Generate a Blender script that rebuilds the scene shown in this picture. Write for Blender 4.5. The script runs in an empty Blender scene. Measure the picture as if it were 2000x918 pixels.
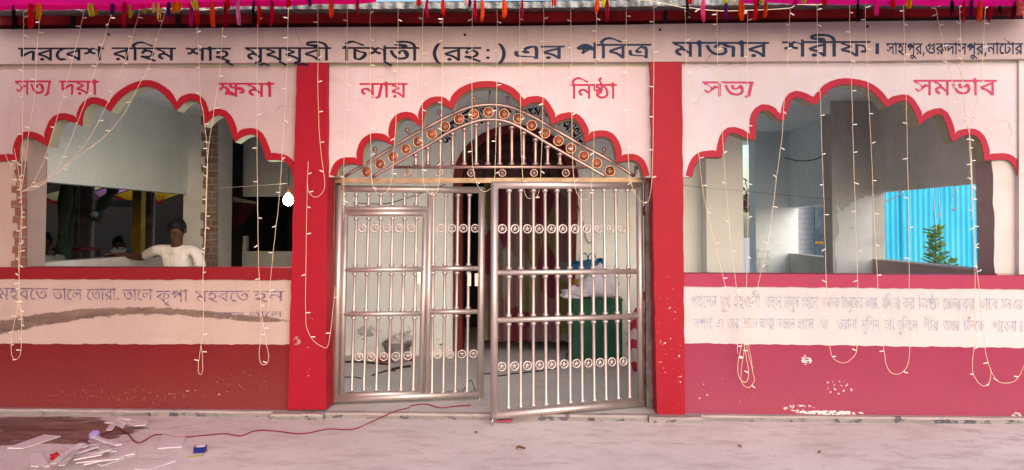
import bpy, math, random
from mathutils import Vector, Matrix
from mathutils.geometry import tessellate_polygon
random.seed(11)
S = bpy.context.scene
COL = S.collection
R = math.radians

# ------------------------------------------------------------------ camera, sky, sun, exposure
CAM = Vector((0.0, -5.6, 1.43))
YAW, PITCH, FPX, AXY = R(2.0), R(2.0), 1456.0, 389.0
cam = bpy.data.cameras.new('camera')
cam.sensor_width = 36.0
cam.lens = 36.0 * FPX / 2000.0
cam.shift_y = -(459.0 - AXY) / 2000.0
cam.clip_start = 0.05
cam.clip_end = 500.0
camo = bpy.data.objects.new('camera', cam)
COL.objects.link(camo)
camo.location = CAM
camo.rotation_euler = (R(90) + PITCH, 0.0, YAW)
S.camera = camo

SUN_ELEV, SUN_AZ = R(19), R(163)          # azimuth clockwise from +Y (behind the facade)
world = bpy.data.worlds.new('World')
S.world = world
world.use_nodes = True
wn = world.node_tree
sky = wn.nodes.new('ShaderNodeTexSky')
sky.sky_type = 'NISHITA'
sky.sun_disc = False
sky.sun_elevation = SUN_ELEV
sky.sun_rotation = SUN_AZ
sky.air_density = 1.0
sky.dust_density = 2.0
sky.ozone_density = 0.6
wn.links.new(sky.outputs[0], wn.nodes['Background'].inputs[0])
wn.nodes['Background'].inputs[1].default_value = 0.15
sl = bpy.data.lights.new('sun', 'SUN')
sl.energy = 2.4
sl.angle = R(85)
sl.color = (1.0, 0.965, 0.985)
so = bpy.data.objects.new('sun', sl)
COL.objects.link(so)
sd = Vector((math.sin(SUN_AZ) * math.cos(SUN_ELEV), math.cos(SUN_AZ) * math.cos(SUN_ELEV), math.sin(SUN_ELEV)))
so.rotation_euler = (-sd).to_track_quat('-Z', 'Y').to_euler()
so.location = (6, -9, 9)
S.view_settings.view_transform = 'Standard'
S.view_settings.look = 'None'
S.view_settings.gamma = 1.0
S.view_settings.use_curve_mapping = False
S.view_settings.exposure = 0.44
S.cycles.use_denoising = True
S.cycles.max_bounces = 8
S.cycles.diffuse_bounces = 5
S.cycles.transmission_bounces = 4
S.cycles.sample_clamp_indirect = 6.0

# ------------------------------------------------------------------ where a sight line of the photo meets a plane of the place
_r = Vector((math.cos(YAW), math.sin(YAW), 0))
_f = Vector((-math.sin(YAW) * math.cos(PITCH), math.cos(YAW) * math.cos(PITCH), math.sin(PITCH)))
_u = _r.cross(_f)
def ray(px, py): return _f * FPX + _r * (px - 1000.0) + _u * (AXY - py)
def at(px, py, Y=0.0):
    d = ray(px, py); return CAM + d * ((Y - CAM.y) / d.y)
def atX(px, py, X):
    d = ray(px, py); return CAM + d * ((X - CAM.x) / d.x)
def atZ(px, py, Z=0.0):
    d = ray(px, py); return CAM + d * ((Z - CAM.z) / d.z)
def atP(px, py, P, n):
    d = ray(px, py); return CAM + d * ((P - CAM).dot(n) / d.dot(n))

# ------------------------------------------------------------------ mesh helpers
class MB:
    def __init__(s): s.v = []; s.f = []; s.sm = []
    def add(s, vs, fs, smooth=False):
        o = len(s.v); s.v += [Vector(p) for p in vs]
        s.f += [tuple(i + o for i in f) for f in fs]; s.sm += [smooth] * len(fs)
        return s
    def box(s, a, b):
        (x0, y0, z0), (x1, y1, z1) = a, b
        x0, x1 = min(x0, x1), max(x0, x1); y0, y1 = min(y0, y1), max(y0, y1); z0, z1 = min(z0, z1), max(z0, z1)
        vs = [(x0,y0,z0),(x1,y0,z0),(x1,y1,z0),(x0,y1,z0),(x0,y0,z1),(x1,y0,z1),(x1,y1,z1),(x0,y1,z1)]
        return s.add(vs, [(0,3,2,1),(4,5,6,7),(0,1,5,4),(1,2,6,5),(2,3,7,6),(3,0,4,7)])
    def obox(s, c, ax, ay, az):
        c, ax, ay, az = Vector(c), Vector(ax), Vector(ay), Vector(az)
        vs = [c + ax*i + ay*j + az*k for k in (-1,1) for i, j in ((-1,-1),(1,-1),(1,1),(-1,1))]
        return s.add(vs, [(0,3,2,1),(4,5,6,7),(0,1,5,4),(1,2,6,5),(2,3,7,6),(3,0,4,7)])
    def prism(s, pts, off, rim_smooth=False):
        """polygon of 3-D points pushed along off"""
        pts = [Vector(p) for p in pts]; off = Vector(off); n = len(pts)
        vs = pts + [p + off for p in pts]
        tris = tessellate_polygon([pts])
        fs = [tuple(t) for t in tris] + [tuple(i + n for i in reversed(t)) for t in tris]
        s.add(vs, fs)
        s.add(vs, [(i, (i+1) % n, (i+1) % n + n, i + n) for i in range(n)], rim_smooth)
        return s
    def tube(s, pts, r, n=8, caps=True, smooth=True):
        pts = [Vector(p) for p in pts]; m = len(pts)
        rs = r if isinstance(r, (list, tuple)) else [r] * m
        t0 = (pts[1] - pts[0]).normalized()
        ref = Vector((0, 0, 1)) if abs(t0.z) < .9 else Vector((1, 0, 0))
        x = t0.cross(ref).normalized(); vs = []
        for i, p in enumerate(pts):
            t = (pts[min(i+1, m-1)] - pts[max(i-1, 0)])
            t = t.normalized() if t.length > 1e-9 else t0
            x = (x - t * x.dot(t)); x = x.normalized() if x.length > 1e-6 else t.orthogonal().normalized()
            y = t.cross(x)
            for k in range(n):
                a = 2 * math.pi * k / n
                vs.append(p + (x * math.cos(a) + y * math.sin(a)) * rs[i])
        fs = [(i*n + k, i*n + (k+1) % n, (i+1)*n + (k+1) % n, (i+1)*n + k) for i in range(m-1) for k in range(n)]
        s.add(vs, fs, smooth)
        if caps:
            o = len(s.v) - len(vs)
            s.f += [tuple(o + k for k in reversed(range(n))), tuple(o + (m-1)*n + k for k in range(n))]; s.sm += [False, False]
        return s
    def ball(s, c, r, n=8, m=6, sc=(1,1,1)):
        c = Vector(c); vs = [c + Vector((0,0,r*sc[2]))]
        for j in range(1, m):
            b = math.pi * j / m
            for k in range(n):
                a = 2*math.pi*k/n
                vs.append(c + Vector((r*sc[0]*math.sin(b)*math.cos(a), r*sc[1]*math.sin(b)*math.sin(a), r*sc[2]*math.cos(b))))
        vs.append(c - Vector((0,0,r*sc[2]))); L = len(vs) - 1
        fs = [(0, 1+k, 1+(k+1) % n) for k in range(n)]
        for j in range(m-2):
            for k in range(n):
                a, b = 1+j*n+k, 1+j*n+(k+1) % n
                fs.append((a, a+n, b+n, b))
        fs += [(L, 1+(m-2)*n+(k+1) % n, 1+(m-2)*n+k) for k in range(n)]
        return s.add(vs, fs, True)
    def grid(s, fn, nu, nv, smooth=True):
        vs = [fn(i/nu, j/nv) for j in range(nv+1) for i in range(nu+1)]
        fs = [(j*(nu+1)+i, j*(nu+1)+i+1, (j+1)*(nu+1)+i+1, (j+1)*(nu+1)+i) for j in range(nv) for i in range(nu)]
        return s.add(vs, fs, smooth)
    def lathe(s, base, axis, prof, n=12):
        """prof = [(distance along axis, radius)]"""
        base, axis = Vector(base), Vector(axis).normalized()
        return s.tube([base + axis*d for d, r in prof], [max(r, 1e-4) for d, r in prof], n)

def add_props(o, label=None, cat=None, group=None, kind=None):
    if label: o['label'] = label
    if cat: o['category'] = cat
    if group: o['group'] = group
    if kind: o['kind'] = kind
    return o
def wloc(o):
    l = Vector(o.location)
    while o.parent: o = o.parent; l += Vector(o.location)
    return l
def obj(name, mb, mat, parent=None, label=None, cat=None, group=None, kind=None, origin=None):
    me = bpy.data.meshes.new(name)
    org = wloc(parent) if parent else Vector((0, 0, 0))
    own = Vector(origin) - org if origin is not None else Vector((0, 0, 0))
    org = org + own
    me.from_pydata([v - org for v in mb.v], [], mb.f)
    me.polygons.foreach_set('use_smooth', mb.sm)
    me.update()
    if mat:
        for m in (mat if isinstance(mat, (list, tuple)) else [mat]): me.materials.append(m)
    o = bpy.data.objects.new(name, me)
    COL.objects.link(o)
    o.location = own
    if parent: o.parent = parent
    return add_props(o, label, cat, group, kind)
def thing(name, loc, label, cat, group=None):
    o = bpy.data.objects.new(name, None)
    o.empty_display_size = .1
    COL.objects.link(o)
    o.location = loc
    return add_props(o, label, cat, group)
def struct(name, mb, mat): return obj(name, mb, mat, kind='structure')
def spline(pts, k=6):
    pts = [Vector(p) for p in pts]
    if len(pts) < 3: return pts
    P = [pts[0]*2 - pts[1]] + pts + [pts[-1]*2 - pts[-2]]
    out = []
    for i in range(1, len(P) - 2):
        a, b, c, d = P[i-1:i+3]
        for j in range(k):
            t = j / k
            out.append(((b*2) + (c-a)*t + (a*2-b*5+c*4-d)*t*t + (b*3-a-c*3+d)*t**3) * .5)
    return out + [pts[-1]]
def spl2(pts, k=6): return [(p.x, p.y) for p in spline([(x, y, 0) for x, y in pts], k)]

# ------------------------------------------------------------------ materials
def c8(r, g, b):
    f = lambda v: (v/255/12.92) if v/255 <= .04045 else ((v/255+.055)/1.055)**2.4
    return (f(r), f(g), f(b), 1)
class NT:
    def __init__(s, name):
        s.m = bpy.data.materials.new(name); s.m.use_nodes = True
        s.t = s.m.node_tree; s.b = s.t.nodes['Principled BSDF']
        s.tc = s.t.nodes.new('ShaderNodeTexCoord').outputs['Object']
    def n(s, ty, **kw):
        x = s.t.nodes.new(ty)
        for k, v in kw.items(): setattr(x, k, v)
        return x
    def l(s, a, b): s.t.links.new(a, b)
    def noise(s, scale, detail=4, rough=.6, stretch=None, off=None):
        v = s.tc
        if stretch or off:
            mp = s.n('ShaderNodeMapping'); mp.inputs['Scale'].default_value = stretch or (1,1,1); mp.inputs['Location'].default_value = off or (0,0,0)
            s.l(v, mp.inputs[0]); v = mp.outputs[0]
        x = s.n('ShaderNodeTexNoise'); x.inputs['Scale'].default_value = scale; x.inputs['Detail'].default_value = detail; x.inputs['Roughness'].default_value = rough
        s.l(v, x.inputs['Vector']); return x.outputs['Fac']
    def ramp(s, fac, a, b, va=0.0, vb=1.0):
        x = s.n('ShaderNodeMapRange'); x.inputs[1].default_value = a; x.inputs[2].default_value = b; x.inputs[3].default_value = va; x.inputs[4].default_value = vb
        s.l(fac, x.inputs[0]); return x.outputs[0]
    def mix(s, fac, a, b):
        x = s.n('ShaderNodeMix', data_type='RGBA')
        for i, v in ((0, fac), (6, a), (7, b)):
            if hasattr(v, 'default_value') or hasattr(v, 'is_linked'): s.l(v, x.inputs[i])
            else: x.inputs[i].default_value = v
        return x.outputs[2]
    def math(s, op, a, b=None):
        x = s.n('ShaderNodeMath', operation=op)
        for i, v in ((0, a), (1, b)):
            if v is None: continue
            if hasattr(v, 'is_linked'): s.l(v, x.inputs[i])
            else: x.inputs[i].default_value = v
        return x.outputs[0]
    def bump(s, h, strength, dist=.01):
        x = s.n('ShaderNodeBump'); x.inputs['Strength'].default_value = strength; x.inputs['Distance'].default_value = dist
        s.l(h, x.inputs['Height']); s.l(x.outputs[0], s.b.inputs['Normal'])
    def sep(s):
        x = s.n('ShaderNodeSeparateXYZ'); s.l(s.tc, x.inputs[0]); return x.outputs
    def out(s, col, rough=.7, metal=0.0, spec=.18):
        if hasattr(col, 'is_linked'): s.l(col, s.b.inputs['Base Color'])
        else: s.b.inputs['Base Color'].default_value = col
        if hasattr(rough, 'is_linked'): s.l(rough, s.b.inputs['Roughness'])
        else: s.b.inputs['Roughness'].default_value = rough
        s.b.inputs['Metallic'].default_value = metal
        s.b.inputs['Specular IOR Level'].default_value = spec
        return s.m
def plain(name, col, rough=.7, metal=0.0, var=.12, scale=6, bump=0.0):
    t = NT(name)
    f = t.noise(scale, 5)
    dk = tuple(v*(1-var*1.6) for v in col[:3]) + (1,); lt = tuple(min(1, v*(1+var)) for v in col[:3]) + (1,)
    c = t.mix(t.ramp(f, .3, .7), dk, lt)
    if bump: t.bump(t.noise(scale*8, 5), bump)
    return t.out(c, rough, metal)
def plaster(name, col, dirt, amount=.35, rough=.8, chips=None, chip_level=.7, chip_scale=26, bump=.2, streaks=True, low=None, cracks=None, spots=(), smear=False):
    """painted plaster: uneven coat, dirt, vertical streaks, chips"""
    t = NT(name)
    f = t.noise(1.7, 6, .65)
    c = t.mix(t.ramp(f, .35, .75, 0, amount), col, dirt)
    if streaks:
        st = t.noise(9, 5, .7, (1, 1, .12))
        c = t.mix(t.ramp(st, .55, .8, 0, amount*.7), c, dirt)
    fine = t.noise(60, 3)
    c = t.mix(t.ramp(fine, .62, .78, 0, amount*.5), c, dirt)
    if chips:
        ch = t.noise(chip_scale, 6, .7)
        fac = t.ramp(ch, chip_level, chip_level+.03)
        if low:
            z = t.sep()[2]
            fac = t.math('MULTIPLY', fac, t.ramp(z, low[0], low[1], 1, 0))
        c = t.mix(fac, c, chips)
    if low and len(low) > 2:
        z = t.sep()[2]
        d = t.math('MULTIPLY', t.ramp(z, low[0], low[1], 1, 0), t.ramp(t.noise(85, 5, .8), .36, .70))
        c = t.mix(t.math('MULTIPLY', d, .62), c, low[2])
    if cracks:
        v = t.n('ShaderNodeTexVoronoi', feature='DISTANCE_TO_EDGE'); v.inputs['Scale'].default_value = cracks
        wb_ = t.n('ShaderNodeTexNoise'); wb_.inputs['Scale'].default_value = 5; wb_.inputs['Detail'].default_value = 6; t.l(t.tc, wb_.inputs['Vector'])
        ma = t.n('ShaderNodeVectorMath', operation='MULTIPLY_ADD'); t.l(wb_.outputs['Color'], ma.inputs[0]); ma.inputs[1].default_value = (.22,.22,.22); t.l(t.tc, ma.inputs[2]); t.l(ma.outputs[0], v.inputs['Vector'])
        k = t.math('MULTIPLY', t.ramp(v.outputs['Distance'], .001, .006, 1, 0), t.ramp(t.noise(1.3, 3, .5, None, (7, 3, 5)), .54, .64, 0, .4))
        c = t.mix(k, c, tuple(x*.35 for x in dirt[:3]) + (1,))
    for (sp, hx, hz, col_, lev) in spots:
        X, Y, Z = t.sep()
        dx = t.math('DIVIDE', t.math('SUBTRACT', X, sp[0]), hx); dz = t.math('DIVIDE', t.math('SUBTRACT', Z, sp[1]), hz)
        m_ = t.ramp(t.math('ADD', t.math('MULTIPLY', dx, dx), t.math('MULTIPLY', dz, dz)), .2, 1.0, 1, 0)
        nz = t.math('MULTIPLY', m_, t.noise(30, 5, .6, (1, 1, 1.4), (hx*9, 2, 4)))
        c = t.mix(t.ramp(nz, lev, lev+.03), c, col_)
    if smear:                       # a swipe of grey cement left on the lettered band
        X, Y, Z = t.sep()
        xa, xb, za, zb_ = at(-90, 620).x, at(600, 620).x, at(300, 672).z, at(300, 580).z
        ux = t.ramp(X, xa, xb)
        def curve(pts):
            n = t.n('ShaderNodeFloatCurve'); cv = n.mapping.curves[0]
            cv.points[0].location, cv.points[1].location = pts[0], pts[-1]
            for p in pts[1:-1]: cv.points.new(*p)
            n.mapping.update(); t.l(ux, n.inputs['Value']); return n.outputs[0]
        U = lambda px: (at(px, 620).x - xa)/(xb - xa)
        V = lambda py: (at(300, py).z - za)/(zb_ - za)
        zc = curve([(U(x), V(y)) for x, y in ((-90,662),(0,641),(60,629),(120,620),(200,611),(330,608),(400,613),(470,619),(553,625),(600,628))])
        th = curve([(U(x), w) for x, w in ((-90,.16),(0,.14),(120,.115),(200,.085),(330,.07),(440,.062),(520,.055),(556,.02),(565,0),(600,0))])
        dz = t.math('ABSOLUTE', t.math('SUBTRACT', t.ramp(Z, za, zb_), zc))
        rag = t.math('MULTIPLY', t.math('SUBTRACT', t.noise(16, 7, .75, (.5, 1, 1.3)), .5), .24)
        fac = t.ramp(t.math('SUBTRACT', t.math('ADD', dz, rag), th), -.012, .018, 1, 0)
        sc_ = t.mix(t.ramp(t.noise(8, 6, .7, (.4, 1, 1.5)), .35, .7), (.10,.065,.05,1), (.23,.155,.125,1))
        c = t.mix(t.math('MULTIPLY', fac, .95), c, sc_)
    sm = t.noise(3.4, 7, .72, (.55, 1, 1.6), (4, 2, 9))
    c = t.mix(t.ramp(sm, .56, .74, 0, amount*.9), c, dirt)
    h = t.math('ADD', t.noise(7, 5), t.math('MULTIPLY', t.noise(70, 4), .5))
    t.bump(h, bump, .012)
    return t.out(c, rough)

M = {}
def spot(px, py, hx, hz, col, lev): p = at(px, py, 0); return ((p.x, p.z), hx, hz, col, lev)
WC, BC = (.66,.60,.58,1), (.36,.26,.23,1)
SPOT_R = [spot(1575,703,.07,.07,WC,.47), spot(1620,806,.42,.028,WC,.45), spot(1560,797,.25,.05,WC,.53), spot(1640,755,.22,.12,WC,.585), spot(1985,813,.06,.05,(.40,.38,.36,1),.42), spot(1420,770,.5,.3,WC,.66)]
SPOT_P = [spot(584,664,.05,.06,BC,.46), spot(1300,640,.16,.9,WC,.66), spot(605,640,.14,.8,WC,.665), spot(1326,730,.04,.5,WC,.63)]
SPOT_L = [spot(470,745,.5,.16,(.25,.075,.07,1),.60), spot(250,770,1.2,.10,(.23,.075,.07,1),.58), spot(330,770,.9,.2,WC,.66)]
M['pink'] = plaster('pink_wall_paint', (.62,.50,.525,1), (.44,.31,.295,1), .55, cracks=.9)
M['pink_shaded'] = plaster('shaded_pink_wall_paint', (.53,.415,.42,1), (.36,.25,.23,1), .62, cracks=.9)  # same pink, darkened in colour for the shade on the left
M['pink_lit'] = plaster('lit_pink_wall_paint', (.63,.565,.60,1), (.48,.39,.385,1), .48, cracks=.9)  # same pink, lightened in colour for the brighter right side
M['beam'] = plaster('beam_paint', (.48,.37,.37,1), (.30,.22,.21,1), .5, cracks=.7)
M['cream'] = plaster('cream_band_paint', (.50,.385,.345,1), (.33,.245,.22,1), .42, chips=(.22,.17,.14,1), chip_level=.735, chip_scale=40, smear=True)
M['white_band'] = plaster('white_band_paint', (.56,.525,.53,1), (.43,.39,.39,1), .38, chips=(.3,.3,.32,1), chip_level=.76, chip_scale=40)
M['red'] = plaster('red_wall_paint', (.17,.005,.010,1), (.12,.006,.010,1), .5, rough=.55, chips=(.62,.48,.45,1), chip_level=.745, chip_scale=34, low=(.05,.62,(.27,.10,.09,1)), spots=SPOT_L)
M['red_hazed'] = plaster('hazed_red_wall_paint', (.285,.027,.074,1), (.22,.032,.068,1), .5, rough=.5, chips=(.70,.62,.60,1), chip_level=.73, chip_scale=20, low=(.05,.55,(.33,.10,.12,1)), spots=SPOT_R)  # wall red with glare and haze mixed into the colour; chips are real
M['red_sill'] = plaster('red_sill_paint', (.23,.006,.012,1), (.18,.007,.012,1), .4, rough=.5)
M['red_sill_hazed'] = plaster('hazed_red_sill_paint', (.35,.035,.088,1), (.29,.035,.07,1), .4, rough=.5)  # sill red lifted in colour by the same haze
M['pillar'] = plaster('red_pillar_paint', (.33,.004,.018,1), (.25,.004,.015,1), .45, rough=.5, chips=(.66,.50,.47,1), chip_level=.77, chip_scale=30, bump=.25, spots=SPOT_P)
M['border'] = plaster('red_border_paint', (.33,.005,.016,1), (.26,.005,.015,1), .4, rough=.5)
M['border_hazed'] = plaster('hazed_red_border_paint', (.38,.012,.04,1), (.31,.012,.035,1), .4, rough=.5)  # border red lifted in colour for the hazy right side
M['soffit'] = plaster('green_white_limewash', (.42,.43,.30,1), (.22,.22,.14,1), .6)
M['ink'] = plain('navy_letter_paint', (.006,.008,.028,1), .5, var=.3, scale=20)
M['ink_blue'] = plain('blue_letter_paint', (.009,.022,.070,1), .5, var=.3, scale=20)
M['pinkink'] = plain('crimson_letter_paint', (.45,.02,.07,1), .5, var=.2, scale=20)
M['pinkink_r'] = plain('pink_letter_paint', (.52,.05,.13,1), .5, var=.2, scale=20)
def faded(name, ink, wall, lo, hi, sc=30):
    t = NT(name); c = t.mix(t.ramp(t.noise(sc, 5, .7), lo, hi), ink, wall); return t.out(c, .8)
M['faded'] = faded('worn_purple_letter_paint', (.15,.10,.16,1), (.46,.36,.32,1), .45, .68)
M['faded_r'] = faded('worn_blue_letter_paint', (.31,.34,.42,1), (.53,.50,.51,1), .42, .64)
M['grime'] = plain('grey_plaster_patch', (.24,.165,.135,1), .9, var=.35, scale=9, bump=.4)
M['grey_in'] = plaster('pale_grey_interior_paint', (.76,.77,.75,1), (.50,.52,.49,1), .30)
M['grey_drop'] = plaster('pale_green_interior_paint', (.70,.78,.72,1), (.40,.46,.42,1), .4, chips=(.10,.11,.10,1), chip_level=.76, chip_scale=11)
M['cement'] = plaster('bare_cement_render', (.64,.65,.61,1), (.36,.365,.34,1), .6, chips=(.08,.08,.08,1), chip_level=.75, chip_scale=12)
M['lime'] = plaster('thin_grey_limewash', (.58,.61,.61,1), (.36,.37,.36,1), .7, chips=(.20,.20,.19,1), chip_level=.66, chip_scale=12)
M['cement_col'] = plaster('grey_column_cement', (.44,.445,.42,1), (.25,.25,.235,1), .7, chips=(.09,.09,.085,1), chip_level=.70, chip_scale=10)
M['cement_blue'] = plaster('bluish_limewash', (.78,.84,.87,1), (.50,.55,.58,1), .5)
M['ceiling'] = plaster('ceiling_limewash', (.80,.87,.90,1), (.52,.57,.60,1), .35, streaks=False)
M['pier'] = plaster('peach_plaster', (.48,.37,.32,1), (.30,.22,.19,1), .5)
M['pier_r'] = plaster('white_plaster', (.62,.58,.56,1), (.36,.30,.28,1), .5)
M['pier_brown'] = plaster('brown_grey_plaster', (.50,.39,.37,1), (.34,.265,.25,1), .5)
def brick(name, c1, c2, mortar, scale, vec=None, bump=.6):
    t = NT(name)
    x = t.n('ShaderNodeTexBrick'); x.inputs['Color1'].default_value = c1; x.inputs['Color2'].default_value = c2; x.inputs['Mortar'].default_value = mortar
    x.inputs['Scale'].default_value = scale; x.inputs['Mortar Size'].default_value = .025; x.inputs['Brick Width'].default_value = .62; x.inputs['Row Height'].default_value = .25
    mp = t.n('ShaderNodeMapping'); mp.inputs['Rotation'].default_value = (R(90), 0, 0)
    t.l(t.tc, mp.inputs[0])
    wob = t.n('ShaderNodeTexNoise'); wob.inputs['Scale'].default_value = 9
    t.l(t.tc, wob.inputs['Vector'])
    ad = t.n('ShaderNodeVectorMath', operation='MULTIPLY_ADD'); t.l(wob.outputs['Color'], ad.inputs[0]); ad.inputs[1].default_value = (.03,.03,.03); t.l(mp.outputs[0], ad.inputs[2])
    t.l(ad.outputs[0], x.inputs['Vector'])
    c = t.mix(t.ramp(t.noise(14, 6, .7), .5, .75, 0, .6), x.outputs['Color'], mortar)
    t.bump(t.math('ADD', t.math('MULTIPLY', x.outputs['Fac'], -1.0), t.noise(30, 4)), bump, .02)
    return t.out(c, .9)
M['brick'] = brick('raw_red_brick', (.20,.075,.05,1), (.25,.115,.08,1), (.24,.18,.155,1), 3.2)
M['brick_dark'] = brick('greyed_brick', (.17,.10,.08,1), (.21,.15,.12,1), (.26,.24,.21,1), 3.2)
M['brick_white'] = brick('whitewashed_brick', (.74,.77,.77,1), (.68,.72,.72,1), (.56,.60,.61,1), 2.6, bump=.35)
def steel():
    t = NT('copper_tinted_steel')
    c = t.mix(t.ramp(t.noise(3, 4), .35, .7), (.53,.455,.43,1), (.63,.55,.52,1))
    return t.out(c, t.ramp(t.noise(14, 4), .3, .7, .40, .54), .82)
M['steel'] = steel()
M['copper'] = plain('coppery_steel_tube', (.50,.33,.30,1), .38, .88, var=.15, scale=10)
M['brass'] = plain('golden_brown_steel', (.36,.24,.15,1), .5, .7, var=.25, scale=9)
M['medal'] = plain('gilt_red_medallion', (.40,.085,.06,1), .4, .5, var=.45, scale=8)
M['medal_gold'] = plain('gilt_medallion_relief', (.56,.34,.20,1), .38, .9, var=.2, scale=30)
M['post'] = plain('grey_brown_gate_post', (.20,.155,.14,1), .55, .3, var=.3, scale=12)
M['hinge'] = plain('rusty_hinge_iron', (.10,.05,.035,1), .6, .5, var=.3, scale=30)
M['darkwood_and_shade'] = plain('dark_timber_and_gap_shade', (.012,.010,.010,1), .8)
M['fascia'] = plain('red_oxide_roof_plate', (.27,.010,.014,1), .6, var=.35, scale=3)
M['tin'] = plain('weathered_tin', (.16,.165,.17,1), .45, .5, var=.5, scale=14)
M['doorred'] = plain('dark_red_door_surround', (.13,.016,.018,1), .5, var=.25, scale=6)
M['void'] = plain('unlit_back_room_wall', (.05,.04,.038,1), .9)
M['shade_wall'] = plain('shade_dark_wall', (.022,.020,.020,1), .9)  # near-black colour stands in for the lack of light on these walls
M['wire'] = plain('cream_wire_sheath', (.78,.63,.44,1), .5, var=.1)
M['bulb'] = plain('clear_white_bulb', (.80,.76,.72,1), .3, var=.05)
M['black'] = plain('black_rubber', (.012,.012,.013,1), .6)
def cloth(name, col, tr=.5, var=.15, sc=5):
    t = NT(name)
    c = t.mix(t.ramp(t.noise(sc, 4), .35, .7), tuple(v*(1-var) for v in col[:3])+(1,), col)
    d = t.n('ShaderNodeBsdfDiffuse'); e = t.n('ShaderNodeBsdfTranslucent'); mx = t.n('ShaderNodeMixShader')
    t.l(c, d.inputs[0]); t.l(c, e.inputs[0]); mx.inputs[0].default_value = tr
    t.l(d.outputs[0], mx.inputs[1]); t.l(e.outputs[0], mx.inputs[2])
    t.l(mx.outputs[0], t.t.nodes['Material Output'].inputs['Surface'])
    return t.m
M['magenta'] = cloth('magenta_canopy_cloth', (.90,.010,.24,1), .6)
M['magenta_r'] = cloth('hot_pink_canopy_cloth', (.92,.012,.34,1), .6)

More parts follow.
